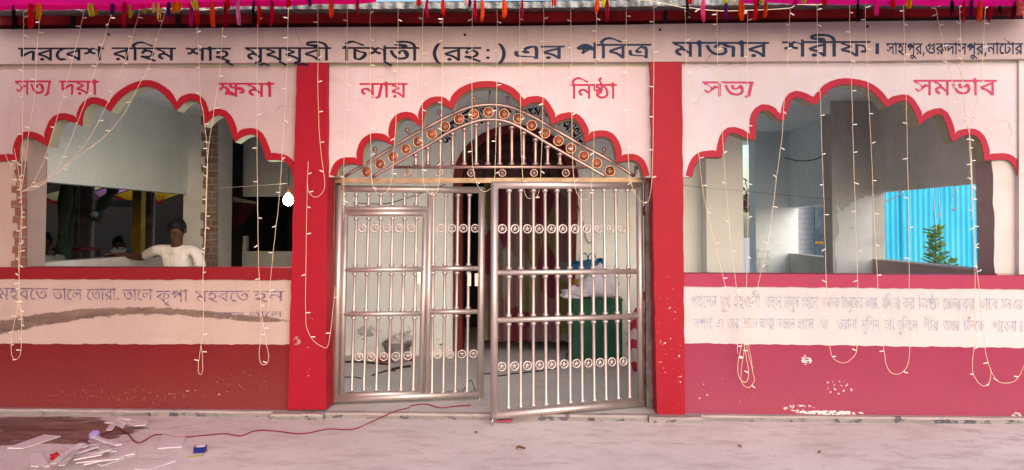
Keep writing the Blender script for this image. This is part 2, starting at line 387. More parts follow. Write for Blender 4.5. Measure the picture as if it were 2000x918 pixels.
# letter outlines: advance, then contours as x, y, x, y ...
GL = {
'দ': (603, [[613,622,613,551,159,551,159,253,145,273,236,357,308,406,388,449,475,486,540,422,522,10,447,-7,453,410,465,405,427,389,141,175,82,215,82,551,-10,551,-10,622]]),
'র': (596, [[606,622,606,551,501,551,501,0,424,0,402,39,374,76,342,110,305,142,265,171,221,196,175,217,126,232,76,243,37,339,102,376,168,411,236,444,305,474,375,500,447,524,424,482,424,551,-10,551,-10,622], [424,474,445,446,340,408,230,359,130,304,167,294,245,263,285,242,322,218,358,190,390,159,417,125,438,88,429,88], [185,-6,162,-2,142,10,129,28,125,52,129,76,142,95,162,108,185,112,208,108,228,95,241,76,245,52,241,28,228,10,208,-2]]),
'ব': (596, [[606,622,606,551,501,551,501,0,424,0,402,39,374,76,342,110,305,142,265,171,221,196,175,217,126,232,76,243,37,339,102,376,168,411,236,444,305,474,375,500,447,524,424,482,424,551,-10,551,-10,622], [424,474,445,446,340,408,230,359,130,304,167,294,245,263,285,242,322,218,358,190,390,159,417,125,438,88,429,88]]),
'ে': (346, [[356,622,356,551,336,551,201,460,163,404,148,372,137,338,130,301,128,262,130,217,138,179,150,148,165,122,183,102,348,92,383,31,264,-5,224,-1,186,10,152,28,123,53,97,84,76,120,61,162,52,209,49,260,52,313,63,362,80,408,103,451,131,488,164,521,200,549,239,571,280,588,216,555,-10,551,-10,622]]),
'শ': (677, [[687,622,687,551,582,551,582,0,505,0,505,512,510,532,505,688,558,688,582,622], [534,509,530,404,508,448,484,486,457,516,428,538,397,552,363,556,339,554,300,534,287,518,279,497,276,471,280,446,290,424,308,406,335,391,369,382,413,377,406,300,365,305,328,314,298,327,272,344,251,364,235,388,224,414,217,443,215,474,217,507,224,536,236,562,251,583,313,622], [156,612,180,598,218,558,231,531,239,498,242,461,240,434,222,383,206,360,186,340,160,323,130,310,95,303,54,300,48,377,128,392,153,407,169,426,178,447,181,468,178,493,169,515,155,532,135,546,108,553,-1,545,-9,620]]),
'হ': (530, [[242,500,291,497,334,488,370,474,399,454,423,432,441,406,454,379,464,325,458,274,438,231,406,195,362,168,305,150,236,141,246,152,540,-10,494,-63,46,154,61,223,251,206,287,212,316,221,340,233,370,265,381,292,385,320,381,353,368,380,346,402,318,417,285,427,247,430,189,423,170,414,154,338,81,323,72,407,92,447,180,494], [175,465,145,522,102,548,73,556,97,601,143,589,177,574,204,557,224,539,239,519,249,495,254,468], [540,622,540,551,-10,551,-10,622]]),
'ি': (266, [[276,622,276,551,171,551,171,0,94,0,94,551,-10,551,-10,622,82,622,20,704,43,742,93,812,121,842,151,867,185,888,223,904,265,914,313,917,348,916,705,731,663,677,502,793,432,826,398,836,362,842,325,844,290,842,258,836,204,811,180,793,106,693,160,622]]),
'ম': (622, [[632,622,632,551,527,551,527,0,450,0,450,135,468,82,398,180,322,253,295,269,266,278,236,281,192,273,159,247,151,228,148,205,214,122,243,111,218,34,130,80,94,118,66,208,69,238,76,265,107,308,127,324,174,346,223,353,261,351,297,343,328,331,358,315,471,189,454,186,450,551,-10,551,-10,622], [297,299,221,322,218,358,211,389,201,415,187,436,168,454,115,480,80,488,38,494,51,566,97,553,286,420,298,359]]),
'া': (266, [[276,622,276,551,171,551,171,0,94,0,94,469,41,540,21,548,-10,551,-10,622,30,618,94,688,148,688,170,622]]),
'ূ': (0, [[-306,-160,-308,-137,-304,-106,-290,-81,-268,-62,-240,-48,-208,-39,-172,-36,-172,8,-95,8,-95,-56,-128,-102,-195,-102,-217,-110,-230,-122,-235,-140,-231,-157,-219,-169,-179,-179,-152,-177,-38,-102,163,-218,121,-271,-22,-183,-91,-226]]),
'ু': (0, [[-400,-218,-420,-177,-422,-151,-418,-119,-405,-92,-383,-70,-354,-53,-317,-42,-274,-39,-233,-42,-193,-49,-154,-62,-116,-78,-77,-99,89,-217,44,-271,-114,-155,-182,-122,-215,-111,-247,-105,-279,-103,-310,-106,-333,-117,-346,-133,-351,-153,-346,-177,-332,-192,-310,-201,-207,-171,-192,-150,-172,8,-95,8,-162,-226,-185,-242,-213,-256,-247,-263]]),
'্': (0, [[-134,-17,112,-214,69,-268,-186,-81]]),
'য': (626, [[636,622,636,551,531,551,531,0,454,0,425,36,394,69,361,98,325,125,286,149,243,170,196,188,143,202,84,212,48,303,252,414,130,480,91,492,48,502,79,570,81,551,-10,551,-10,622], [454,551,135,551,336,432,341,376,125,265,113,280,168,270,218,257,264,240,305,220,343,197,378,172,441,115,470,83,457,79]]),
'ী': (266, [[276,551,171,551,171,0,94,0,94,551,-10,551,-10,622,94,622,88,663,77,699,60,731,39,758,13,781,-16,800,-50,816,-86,828,-124,837,-208,847,-436,809,-442,792,-436,776,-418,768,-185,754,-157,742,-135,725,-119,704,-100,615,-167,615,-476,713,-497,728,-511,747,-521,789,-514,825,-492,856,-456,882,-405,901,-339,913,-258,917,-133,909,-29,885,54,846,116,789,156,714,174,622,276,622]]),
'চ': (567, [[577,622,577,551,172,551,172,521,168,458,172,205,189,117,212,101,244,96,295,104,438,296,433,323,420,339,397,346,161,447,171,534,327,424,492,386,506,364,514,338,517,306,514,266,504,227,488,189,467,154,443,122,415,95,362,57,304,32,272,26,132,63,117,84,95,191,95,551,-10,551,-10,622]]),
'ত': (707, [[407,50,354,55,303,68,254,90,208,123,166,167,126,222,91,290,58,371,29,466,105,486,129,408,155,340,182,282,211,233,243,194,278,164,316,143,358,130,405,126,536,170,552,193,469,427,444,429,410,425,386,412,373,392,378,321,301,306,290,405,440,500,480,497,516,487,549,472,578,450,603,424,623,392,638,356,647,317,650,274,647,233,638,196,624,160,603,129,576,102,543,80,504,63,459,53], [717,622,717,551,-10,551,-10,622]]),
'(': (419, [[256,-135,211,-68,175,5,147,83,127,165,115,248,111,332,115,417,127,499,147,580,175,656,211,727,256,792,337,792,296,724,261,652,234,575,213,495,201,414,197,331,201,247,213,165,232,85,260,8,295,-66,338,-135]]),
'ঃ': (438, [[96,558,342,558], [147,486,152,456,168,433,191,419,219,414,248,419,271,434,286,456,291,486,286,515,271,538,248,552,219,557,191,552,168,538,152,515], [269,266,342,210], [147,137,152,107,168,84,191,70,219,65,248,70,271,84,286,107,291,137,286,166,271,189,248,203,219,208,191,203,168,188,152,166]]),
')': (419, [[82,-135,124,-68,158,4,186,80,206,160,218,241,222,325,218,409,206,492,186,572,159,649,124,723,81,792,163,792,208,725,245,652,272,574,292,492,304,409,308,324,304,240,292,158,272,78,245,1,208,-70,163,-135]]),
'এ': (758, [[580,620,605,609,626,594,643,576,667,490,667,0,592,0,582,27,569,49,552,66,532,78,509,85,125,106,103,122,84,143,68,168,56,199,48,236,58,377,135,366,137,209,152,185,172,168,195,156,590,106,590,463,569,542,546,553,514,557,337,419,434,348,441,278,345,273,316,283,290,300,270,324,258,354,254,392,256,419,274,474,356,572,384,591,445,618,478,626]]),
'প': (716, [[726,622,726,551,621,551,621,0,544,0,544,396,566,332,116,447,209,462,238,451,259,434,274,411,283,385,265,326,461,516,510,463,226,195,167,250,249,328,213,285,183,262,216,319,219,343,215,366,204,383,186,394,98,380,22,452,76,517,132,569,162,590,223,619,256,626,291,629,327,627,361,620,392,608,422,592,451,571,479,546,537,481,567,441,549,446,544,688,597,688,620,622]]),
'জ': (917, [[401,63,362,65,325,72,288,84,253,101,219,123,186,152,156,186,127,227,100,276,74,331,51,394,29,465,105,485,129,408,154,342,181,286,210,239,243,202,278,174,316,155,358,143,404,139,449,143,487,153,516,171,537,196,550,228,554,268,552,297,530,358,590,358,258,384,261,414,272,443,289,474,314,503,349,529,394,553,-10,551,-10,622,927,622,927,551,535,554,441,506,339,404,335,380,339,356,351,340,368,331,523,396,609,365,628,221,620,190,608,160,589,133,565,110,534,90,497,75,453,66], [836,10,761,-7,755,388,707,391,664,397,626,408,592,422,562,439,536,460,513,485,493,512,475,543,551,559,715,460,806,462,845,392]]),
'ফ': (838, [[848,622,848,551,130,551,114,560,336,432,341,376,125,265,114,282,210,257,251,241,289,223,357,181,447,99,445,510,689,455,768,207,713,166,686,160,597,163,602,234,665,234,686,240,700,251,710,272,714,296,708,329,691,359,662,386,624,409,577,425,522,434,522,0,445,0,417,36,387,68,354,98,320,125,281,148,240,168,193,186,141,200,84,212,48,303,252,414,130,480,91,492,48,502,79,570,81,551,-10,551,-10,622]]),
'।': (379, [[194,0,194,622,275,622,275,0]]),
'স': (682, [[692,622,692,551,587,551,587,0,510,0,510,353,533,290,480,353,457,370,162,130,35,244,96,281,141,218,160,207,180,203,229,228,289,321,312,354,362,428,387,444,415,449,536,374,516,373,510,551,-10,551,-10,622], [271,271,242,404,173,467,38,495,53,571,107,551,315,356]]),
'ট': (567, [[577,622,577,551,172,551,172,205,189,117,212,101,244,96,294,104,439,299,435,327,423,348,402,360,317,357,306,428,510,359,517,303,514,264,504,226,488,188,467,153,443,122,305,33,273,26,151,48,132,63,117,84,95,191,95,551,-10,551,-10,622], [395,622,376,681,361,691,315,699,11,912,85,907,117,788,446,715,467,622]]),
'ন': (604, [[614,622,614,551,509,551,509,0,432,0,432,243,448,187,242,349,154,332,139,316,131,297,128,274,133,246,149,222,214,184,176,113,138,132,106,154,80,180,61,210,50,242,46,277,49,308,56,335,87,378,238,421,269,415,327,392,451,284,437,280,432,551,-10,551,-10,622]]),
',': (263, [[190,116,197,105,113,-119,46,-119,93,116]]),
'গ': (656, [[484,0,484,425,505,362,230,553,201,544,120,465,124,469,245,485,270,479,343,396,346,369,342,331,328,296,306,264,274,233,233,202,182,172,131,245,226,296,248,317,262,340,266,365,262,385,249,402,228,413,200,417,103,392,22,458,112,572,164,608,193,620,223,627,255,629,287,627,346,612,374,598,428,559,507,472,489,483,484,688,537,688,560,622,666,622,666,551,561,551,561,0]]),
'়': (0, [[-255,-183,-278,-179,-298,-167,-311,-148,-315,-125,-311,-101,-298,-82,-278,-69,-255,-65,-232,-69,-212,-82,-199,-101,-195,-125,-199,-148,-212,-167,-232,-179]]),
'ক': (807, [[817,622,817,551,492,551,492,0,415,0,393,39,366,76,334,111,298,144,258,173,216,198,170,219,124,234,76,243,37,339,102,375,166,408,231,439,297,467,366,493,437,517,415,475,415,551,-10,551,-10,622], [415,467,436,438,130,304,168,294,206,280,246,262,284,240,320,215,354,186,385,156,409,124,428,90,420,88], [761,288,683,166,656,160,566,163,572,235,634,235,655,241,668,252,679,272,683,296,677,330,660,360,632,386,592,409,541,426,479,438,482,513,532,505,578,492,622,474,661,452,695,426,723,396,744,363,757,327]]),
'ভ': (721, [[422,43,380,45,339,52,300,64,263,81,227,104,194,134,161,170,131,214,103,264,77,322,52,389,29,465,105,485,130,403,157,332,186,272,218,224,252,185,290,156,330,135,373,123,420,119,454,121,484,127,534,152,568,190,586,239,542,398,590,476,613,440,632,404,646,369,656,334,662,300,664,266,661,225,652,188,636,152,614,121,587,94,554,72,516,56,472,46], [384,284,345,288,312,298,285,316,265,339,253,368,249,402,271,486,351,462,336,383,347,367,364,358,428,363,450,375,474,394,527,466,590,476,582,422,526,346], [731,622,731,551,-10,551,-10,622]]),
'ল': (731, [[741,622,741,551,636,551,636,0,559,0,559,335,565,309,493,374,408,353,401,334,400,271,335,266,269,379,242,390,213,394,167,384,130,337,131,291,141,268,158,248,180,230,241,201,214,127,104,187,84,208,68,232,56,259,48,288,46,320,48,349,68,398,84,418,127,448,152,458,179,464,208,466,242,464,272,457,299,446,324,431,347,410,369,384,354,383,392,434,571,397,562,382,559,551,-10,551,-10,622]]),
'.': (268, [[72,54,76,86,90,106,110,117,133,121,157,117,178,106,191,86,196,54,191,23,178,2,157,-10,133,-14,110,-10,90,2,76,23]]),
'ই': (530, [[358,622,324,691,278,699,-5,912,69,907,101,788,409,715,430,622], [242,500,291,497,334,488,370,474,399,454,423,432,441,406,454,379,464,325,458,274,438,231,406,195,362,168,305,150,236,141,246,152,540,-10,494,-63,46,154,61,223,251,206,287,212,316,221,340,233,370,265,381,292,385,320,381,353,368,380,346,402,318,417,285,427,247,430,189,423,170,414,154,338,81,323,72,407,92,447,180,494], [175,465,145,522,102,548,73,556,97,601,143,589,177,574,204,557,224,539,239,519,249,495,254,468], [540,622,540,551,-10,551,-10,622]]),
'খ': (696, [[706,622,706,551,601,551,601,0,524,0,246,218,166,238,142,331,190,296,249,284,301,267,348,248,388,225,424,201,456,175,526,97,524,688,577,688,600,622], [450,470,446,433,436,400,418,372,395,346,366,325,332,308,295,294,253,283,209,276,162,285,142,331,193,336,237,344,274,354,306,367,331,383,350,400,364,420,372,442,375,466,372,496,316,571,371,625,428,554,440,528,448,499], [182,430,144,434,112,444,85,462,65,485,53,514,49,548,71,628,147,607,134,529,144,514,161,504,224,509,246,521,270,541,316,612,371,625,373,575,306,478,262,448,237,438]]),
'ষ': (633, [[643,622,643,551,538,551,538,0,461,0,428,37,360,100,324,127,284,151,242,171,195,188,142,202,84,212,48,303,280,425,339,432,341,376,142,275,189,264,232,251,272,236,463,99,461,312,461,551,-10,551,-10,622], [77,569,160,542,244,508,326,463,365,438,468,355,467,264,48,502]]),
'অ': (893, [[903,622,903,551,798,551,798,0,721,0,700,38,676,72,649,104,620,132,557,180,582,246,686,161,724,109,721,551,-10,551,-10,622], [376,91,331,95,288,105,246,123,206,149,167,185,130,232,94,289,61,359,29,442,102,466,126,401,152,344,178,296,205,255,234,223,266,198,300,181,338,170,378,167,412,169,442,175,466,184,515,232,530,300,527,336,516,368,498,394,476,414,450,426,420,430,391,426,370,416,357,397,361,331,285,316,280,432,451,497,485,488,515,474,542,454,564,430,582,401,595,369,603,333,606,294,603,259,595,225,581,194,561,165,536,140,505,119,468,103,425,94], [344,465,339,486,296,536,272,548,243,556,267,601,312,589,346,574,374,557,394,539,408,519,418,495,423,468]]),
'ঁ': (0, [[42,861,38,829,30,799,4,746,-15,725,-38,708,-64,695,-95,688,-131,685,-167,688,-199,695,-227,708,-250,725,-270,746,-285,770,-297,798,-310,860,-241,869,-236,835,-226,806,-212,782,-193,765,-167,754,-135,751,-104,754,-79,765,-59,782,-44,805,-34,834,-28,870], [-93,812,-102,799,-153,791,-167,800,-154,870,-101,862]]),
'ধ': (596, [[606,622,606,551,501,551,501,0,424,0,402,39,374,76,342,110,305,142,265,171,221,196,175,217,126,232,76,243,37,339,102,376,168,411,236,444,305,474,375,500,447,524,424,482,424,622], [424,474,445,446,340,408,230,359,130,304,167,294,245,263,285,242,322,218,358,190,390,159,417,125,438,88,429,88], [293,624,287,552,224,551,204,542,192,527,188,509,194,485,211,464,293,423,233,378,124,466,113,494,109,524,112,550,123,575,141,597,166,614]]),
'আ': (1158, [[898,622,898,551,798,551,798,0,721,0,700,38,676,72,649,104,620,132,557,180,582,246,686,161,724,109,721,551,-10,551,-10,622], [376,91,331,95,288,105,246,123,206,149,167,185,130,232,94,289,61,359,29,442,102,466,126,401,152,344,178,296,205,255,234,223,266,198,300,181,338,170,378,167,412,169,442,175,466,184,503,213,530,300,527,336,516,368,498,394,476,414,450,426,420,430,391,426,370,416,357,397,361,331,285,316,280,432,451,497,485,488,515,474,542,454,564,430,582,401,595,369,603,333,606,294,603,259,595,225,581,194,561,165,536,140,505,119,468,103,425,94], [344,465,339,486,296,536,272,548,243,556,267,601,312,589,346,574,374,557,394,539,408,519,418,495,423,468], [1168,622,1168,551,1063,551,1063,0,986,0,986,479,948,534,924,547,887,551,887,622,924,618,950,606,986,688,1039,688,1062,622]]),
'ণ': (620, [[630,622,630,551,525,551,525,0,448,0,448,425,468,363,438,405,354,498,301,536,249,554,222,556,193,553,168,544,149,530,134,512,125,489,122,463,126,434,138,409,275,355,269,272,227,278,187,287,152,300,120,318,92,338,70,364,53,392,43,425,40,462,43,496,51,527,64,554,82,576,103,595,127,610,154,621,211,629,245,627,276,621,306,611,361,580,415,534,470,473,454,477,448,688,501,688,524,622]]),
'ঙ': (723, [[419,9,376,11,335,19,296,30,259,48,224,71,190,101,159,137,130,181,102,233,76,293,52,362,29,440,105,461,124,394,144,335,164,282,186,237,209,199,234,166,259,140,287,119,316,104,348,93,382,87,418,85,468,89,510,101,545,120,571,147,587,179,592,217,548,347,594,333,459,220,430,212,308,250,284,443,287,482,295,517,308,546,326,572,347,592,371,608,398,620,426,627,456,629,491,626,521,617,548,602,568,580,580,553,584,519,582,494,574,471,431,398,386,401,344,410,304,424,266,443,231,466,198,492,118,582,179,623,272,523,299,503,328,486,360,474,394,466,432,464,491,480,504,499,509,520,505,538,494,552,477,560,455,563,426,559,402,546,383,527,368,502,357,337,359,314,366,297,379,286,399,282,422,284,546,380,616,383,667,215,664,178,655,143,639,110,617,82,590,57,556,36,516,21,471,12]]),
'ৃ': (0, [[-355,-80,-105,25,-79,-41,-277,-114,-290,-102,-195,-116,35,-214,-1,-271,-243,-171,-321,-160]]),
'ং': (438, [[123,314,164,287,204,257,242,224,279,188,346,111,375,71,424,-8,359,-41,250,105,188,166,116,222,73,250], [96,558,342,558], [147,486,152,456,168,433,191,419,219,414,248,419,271,434,286,456,291,486,286,516,271,538,248,552,219,557,191,552,168,538,152,515]]),
'-': (340, [[49,338,291,338,291,256,49,256]]),
'য়': (626, [[636,622,636,551,531,551,531,0,454,0,425,36,394,69,361,98,325,125,286,149,243,170,196,188,143,202,84,212,48,303,252,414,130,480,91,492,48,502,79,570,81,551,-10,551,-10,622], [454,551,135,551,336,432,341,376,125,265,113,280,168,270,218,257,264,240,305,220,343,197,378,172,441,115,470,83,457,79], [180,-6,157,-2,138,10,124,28,120,52,124,76,138,95,157,108,180,112,203,108,222,95,236,76,240,52,236,28,222,10,203,-2]]),
'Y': (255, [[265,622,265,551,195,551,255,573,154,34,117,-1,64,-30,-10,-52,-31,17,8,28,39,40,64,54,157,572,172,551,-10,551,-10,622]]),
'K': (919, [[929,622,929,551,614,551,614,0,537,0,537,84,542,110,537,551,-10,551,-10,622], [873,241,864,212,801,156,775,150,689,153,695,225,764,227,786,240,796,257,487,378,454,386,426,398,401,415,382,436,367,462,358,494,360,577,435,571,435,501,447,476,466,460,492,450,524,444,653,440,704,435,745,426,779,413,807,398], [402,257,553,126,554,55,543,34,311,99,234,83,227,200,254,236,296,258], [185,463,219,460,250,453,279,440,305,422,327,400,346,373,360,341,368,305,365,206,287,208,214,390,190,392,163,388,144,378,134,362,140,304,62,288,50,374,70,416,129,455,156,461], [123,405,124,476,106,530,90,553,69,570,42,582,135,602,195,514,197,400]]),
'T': (704, [[395,0,338,5,287,21,241,47,202,81,172,122,149,168,167,235,214,240,252,249,281,260,355,551,-10,551,-10,622,313,622,244,751,242,776,252,828,265,852,331,917,382,861,325,791,321,764,404,622,714,622,714,551,478,553,524,504,563,455,596,406,622,355,637,299,642,240,639,195,629,153,613,115,591,82,563,53,529,30,490,14,445,3], [394,74,430,77,462,85,488,98,511,116,529,137,543,161,559,215,555,304,535,364,498,427,473,461,406,536,423,532,377,243,322,207,286,192,246,179,199,168,213,229,222,196,234,167,250,142,269,121,315,90], [209,560,132,487,124,464,121,440,123,415,130,394,403,371,366,305,206,271,173,278,142,290,114,305,91,324,72,348,57,374,49,404,46,436,56,490,68,516,125,573], [136,549,190,527,243,501,295,470,344,437,387,402,426,365,396,316,351,354,303,390,252,422,199,452,144,478,88,499]]),
'R': (715, [[577,500,596,482,620,389,620,0,543,0,525,49,511,66,494,78,474,85,98,119,66,161,55,189,48,223,56,353,133,341,126,232,133,205,144,185,166,164,194,152,543,106,543,382,442,454,416,446,391,433,338,380,335,313,350,304,422,305,429,234,333,229,306,237,282,251,263,271,251,299,247,333,412,520,441,526], [725,622,725,551,-10,551,-10,622]]),
'U': (803, [[813,622,813,551,501,551,501,288,501,0,424,0,402,39,374,76,342,110,305,142,265,171,221,196,175,217,126,232,76,243,37,339,102,376,168,411,236,444,305,474,375,500,447,524,424,482,424,551,-10,551,-10,622], [424,474,445,446,340,408,230,359,130,304,167,294,245,263,285,242,322,218,358,190,390,159,417,125,438,88,429,88], [638,164,475,283,461,317,498,385,576,249,601,237,628,233,650,237,671,248,686,267,691,298,670,354,595,389,610,463,729,402,745,381,757,357,765,330,767,299,763,261,751,228,732,201,706,180,675,168], [185,-6,162,-2,142,10,129,28,125,52,129,76,142,95,162,108,185,112,208,108,228,95,241,76,245,52,241,28,228,10,208,-2]]),
'G': (825, [[569,510,535,510,616,608,677,622,733,560,746,533,754,504,757,471,754,437,746,405,732,376,714,349,692,325,665,303,635,283,566,250,535,323,577,341,612,360,642,382,663,406,677,436,681,470,678,495,670,518,655,540,633,559,682,581,574,450,513,447,506,480,494,508,476,530,455,546,431,556,403,559,373,557,259,488,312,511,410,498,432,481,446,460,455,436,458,411,454,382,443,353,425,322,397,293,357,266,306,242,262,310,354,358,373,382,380,408,377,426,351,446,238,425,169,484,192,513,314,612,368,627], [519,32,448,37,380,51,316,74,256,109,200,154,148,212,102,282,62,366,28,464,102,487,133,403,167,331,205,270,246,219,292,178,342,147,395,125,454,112,517,108,565,111,606,120,640,134,666,156,682,183,687,218,684,244,675,267,596,330,678,364,705,346,727,325,745,301,758,274,765,245,768,212,765,178,755,146,738,118,715,93,687,72,652,54,613,42,568,34]]),
'H': (602, [[212,507,244,499,274,485,300,464,323,433,343,392,308,394,389,491,450,505,452,464,346,333,285,330,278,363,267,391,250,413,231,429,209,439,184,442,159,438,141,427,130,410,126,391,130,366,142,348,184,322,149,251,116,269,89,290,70,313,57,338,49,364,46,390,54,439], [536,317,533,280,524,246,510,216,490,190,466,168,436,150,403,136,365,125,324,118,318,128,612,-35,566,-88,342,56,106,132,120,202,315,183,352,189,383,200,408,213,427,230,442,250,442,394,399,447,450,505,471,483,509,428,524,394,533,357], [612,622,612,551,-10,551,-10,622]]),
'D': (774, [[517,580,517,0,440,0,411,29,182,137,145,225,460,375,440,330,440,579], [440,326,460,301,218,185,210,200,254,189,296,175,374,139,410,114,444,86], [-10,551,-10,622,784,622,784,551], [216,509,247,503,276,493,442,363,399,303,286,411,193,438,167,435,146,426,133,411,128,389,168,332,121,270,64,326,48,418], [721,68,652,51,648,385,655,373,480,307,471,377,676,451,731,395]]),
'M': (901, [[358,185,312,188,267,198,225,215,185,239,148,272,114,312,82,362,54,422,29,492,102,513,121,458,142,411,164,370,188,335,215,307,244,286,277,270,313,261,354,258,417,264,440,272,467,289,485,311,495,336,498,364,495,390,486,413,471,432,451,448,426,457,397,460,337,372,264,358,429,524,462,517,491,504,516,486,536,466,564,417,571,390,573,361,570,329,563,299,550,271,531,246,508,225,478,208,444,195,404,188], [687,622,687,551,-10,551,-10,622], [911,622,911,551,806,551,806,-72,729,-72,729,2,729,551,634,551,634,622], [518,147,513,176,502,198,462,228,533,263,584,203,590,178,592,149], [523,164,557,162,588,155,618,144,672,111,768,8,742,-59,608,74,558,92,531,94,496,84,486,38,538,3,503,-66,474,-53,430,-17,415,5,406,29,403,56,407,89,419,115,439,136,464,152,492,161]]),
'L': (731, [[741,622,741,551,636,551,636,212,559,212,559,365,565,334,493,399,408,378,401,359,400,296,335,292,328,329,313,360,292,386,267,404,240,415,210,419,165,411,149,400,133,379,128,352,131,328,140,308,225,256,198,182,66,275,55,299,48,327,48,382,66,426,122,474,201,491,239,489,271,482,299,472,324,456,347,435,370,408,354,408,571,422,562,407,559,551,-10,551,-10,622], [286,198,362,182,415,134,428,154,444,168,488,178,517,174,598,124,560,139,559,238,636,238,636,-43,559,-43,559,134,592,48,523,106,500,110,481,107,465,98,454,81,453,24,392,21,385,53,374,80,358,102,339,117,318,127,293,130,267,126,248,115,237,98,233,79,238,54,252,34,317,-1,288,-69,251,-53,218,-34,192,-12,171,15,159,46,155,82,159,113,171,141,192,165,219,183,250,194]]),
'S': (681, [[500,300,456,304,417,317,384,338,355,365,331,398,312,437,324,439,221,302,197,300,142,310,37,417,98,453,165,380,186,376,209,380,269,510,271,551,340,551,501,371,532,376,554,390,568,412,573,442,571,467,564,491,503,575,583,591,629,530,650,442,646,401,632,366,610,338,580,317,543,304], [691,622,691,551,-10,551,-10,622]]),
'P': (755, [[765,622,765,551,660,551,660,0,583,0,583,396,605,332,155,447,249,462,277,451,298,434,313,411,322,385,304,326,500,516,549,463,265,195,206,250,288,328,252,285,222,262,248,298,258,343,254,366,243,383,224,394,137,380,61,452,115,517,171,569,201,590,262,619,295,626,330,629,366,627,400,620,430,608,460,592,518,546,576,481,606,441,588,446,583,688,636,688,659,622], [660,-43,585,-43,574,-16,560,6,523,34,500,41,81,92,66,115,54,142,47,175,54,287,131,277,583,61,583,151,660,151]]),
'r': (0, [[-254,707,72,917,110,860,-209,644]]),
}

# ------------------------------------------------------------------ ground and floor
def ground_mat():
    t = NT('dusty_pink_concrete')
    c = t.mix(t.ramp(t.noise(.9, 7, .65), .3, .72), (.60,.55,.525,1), (.76,.705,.675,1))
    c = t.mix(t.ramp(t.noise(6, 7, .7, (.5, 1, 1)), .50, .72, 0, .55), c, (.40,.28,.265,1))
    c = t.mix(t.ramp(t.noise(45, 4), .62, .75, 0, .5), c, (.30,.23,.215,1))
    # spilt water with red paint in it, drying on the concrete
    X, Y, Z = t.sep()
    w0 = atZ(40, 842); 
    dx = t.math('DIVIDE', t.math('SUBTRACT', X, w0.x), .80); dy = t.math('DIVIDE', t.math('SUBTRACT', Y, w0.y), .36)
    dd = t.math('ADD', t.math('MULTIPLY', dx, dx), t.math('MULTIPLY', dy, dy))
    fac = t.ramp(t.math('ADD', dd, t.math('MULTIPLY', t.math('SUBTRACT', t.noise(2.6, 6, .6, (.6, 1.6, 1)), .5), 2.6)), 1.0, 1.12, 1, 0)
    wet = t.mix(t.ramp(t.noise(5, 6, .65, (.35, 1.6, 1)), .4, .62), (.085,.014,.012,1), (.24,.13,.09,1))
    c = t.mix(t.math('MULTIPLY', fac, .9), c, wet)
    for sc_, lo_, am_, cc_ in ((2.2, .60, .45, (.40,.32,.305,1)), (5.5, .57, .5, (.46,.375,.36,1)), (19, .63, .6, (.30,.24,.225,1)), (120, .68, .7, (.24,.19,.18,1)), (70, .70, .6, (.82,.74,.72,1))):
        c = t.mix(t.ramp(t.noise(sc_, 5, .7, (.6, 1.5, 1), (sc_, 1, 2)), lo_, lo_+.06, 0, am_), c, cc_)
    t.bump(t.math('ADD', t.noise(5, 7, .7), t.math('MULTIPLY', t.noise(80, 3), .5)), .4, .015)
    return t.out(c, t.ramp(fac, 0, 1, .8, .42))
g = MB().add([(-60,-60,0),(60,-60,0),(60,80,0),(-60,80,0)], [(0,1,2,3)])
struct('ground', g, ground_mat())
FZ = .040
M['floor_in'] = plaster('grey_cement_floor', (.58,.55,.53,1), (.36,.34,.32,1), .55, streaks=False, chips=(.13,.12,.11,1), chip_level=.72, chip_scale=9)

# ------------------------------------------------------------------ the shrine
shrine = thing('shrine_building', (0, 0, 0), 'long single-storey pink and red shrine building with three scalloped arches and painted lettering', 'building')
def part(name, mb, mat, label=None, parent=None): return obj(name, mb, mat, parent or shrine, label)
def jit(p0, p1, n, a, seed=0):
    r = random.Random(seed); out = []
    for i in range(n + 1):
        t = i / n
        out.append((p0[0] + (p1[0]-p0[0])*t, p0[1] + (p1[1]-p0[1])*t + (r.uniform(-a, a) if 0 < i < n else 0)))
    return out
def jitv(p0, p1, n, a, seed=0):
    return [(y, x) for x, y in jit((p0[1], p0[0]), (p1[1], p1[0]), n, a, seed)]
def pm(pts, Y): return [at(x, y, Y) for x, y in pts]

TOPL = at(0, 122).z
XLEFT, XRIGHT = at(-90, 400).x, at(2090, 400).x
# floor inside, with the step along the front
fl = MB().box((XLEFT, -.02, -.2), (at(2060, 400).x, 12, FZ))
part('floor_slab', fl, M['floor_in'], 'grey cement floor behind the arches')
M['ledge'] = plaster('worn_ledge_cement', (.44,.36,.34,1), (.15,.14,.135,1), .7, streaks=False, chips=(.09,.09,.095,1), chip_level=.62, chip_scale=7)
M['ledge_face'] = plaster('dark_ledge_face', (.20,.185,.18,1), (.40,.34,.32,1), .8, streaks=False, chips=(.09,.09,.10,1), chip_level=.55, chip_scale=7)  # front faces of the step are darker than its top
def ledge(x0, x1, yoff, z=FZ + .004):
    n = max(6, int((x1-x0)/26)); r = random.Random(int(x0)); m = n + 1
    fr = [(at(x0 + (x1-x0)*i/n, 800).x, yoff + r.uniform(-.005, .005), z + r.uniform(-.002, .002)) for i in range(m)]
    back = [(x, -.024, z) for x, y, z_ in fr]; low = [(x, y - .006, z_ - .016) for x, y, z_ in fr]; bot = [(x, y + .004, -.01) for x, y, z_ in fr]
    q = [(i, i+1, m+i+1, m+i) for i in range(n)]
    st = part('step', MB().add(fr + back, q).add(low + fr, q), M['ledge'])
    fc = MB().add(bot + low, q)
    for e in (0, n): fc.add([bot[e], low[e], fr[e], back[e], (back[e][0], back[e][1], -.01)], [(0,1,2,3,4) if e else (4,3,2,1,0)])
    obj('step_face', fc, M['ledge_face'], st)
for a, b, yo in ((-90, 540, -.06), (541, 640, -.13), (641, 1262, -.08), (1263, 1365, -.13), (1366, 2090, -.06)): ledge(a, b, yo)

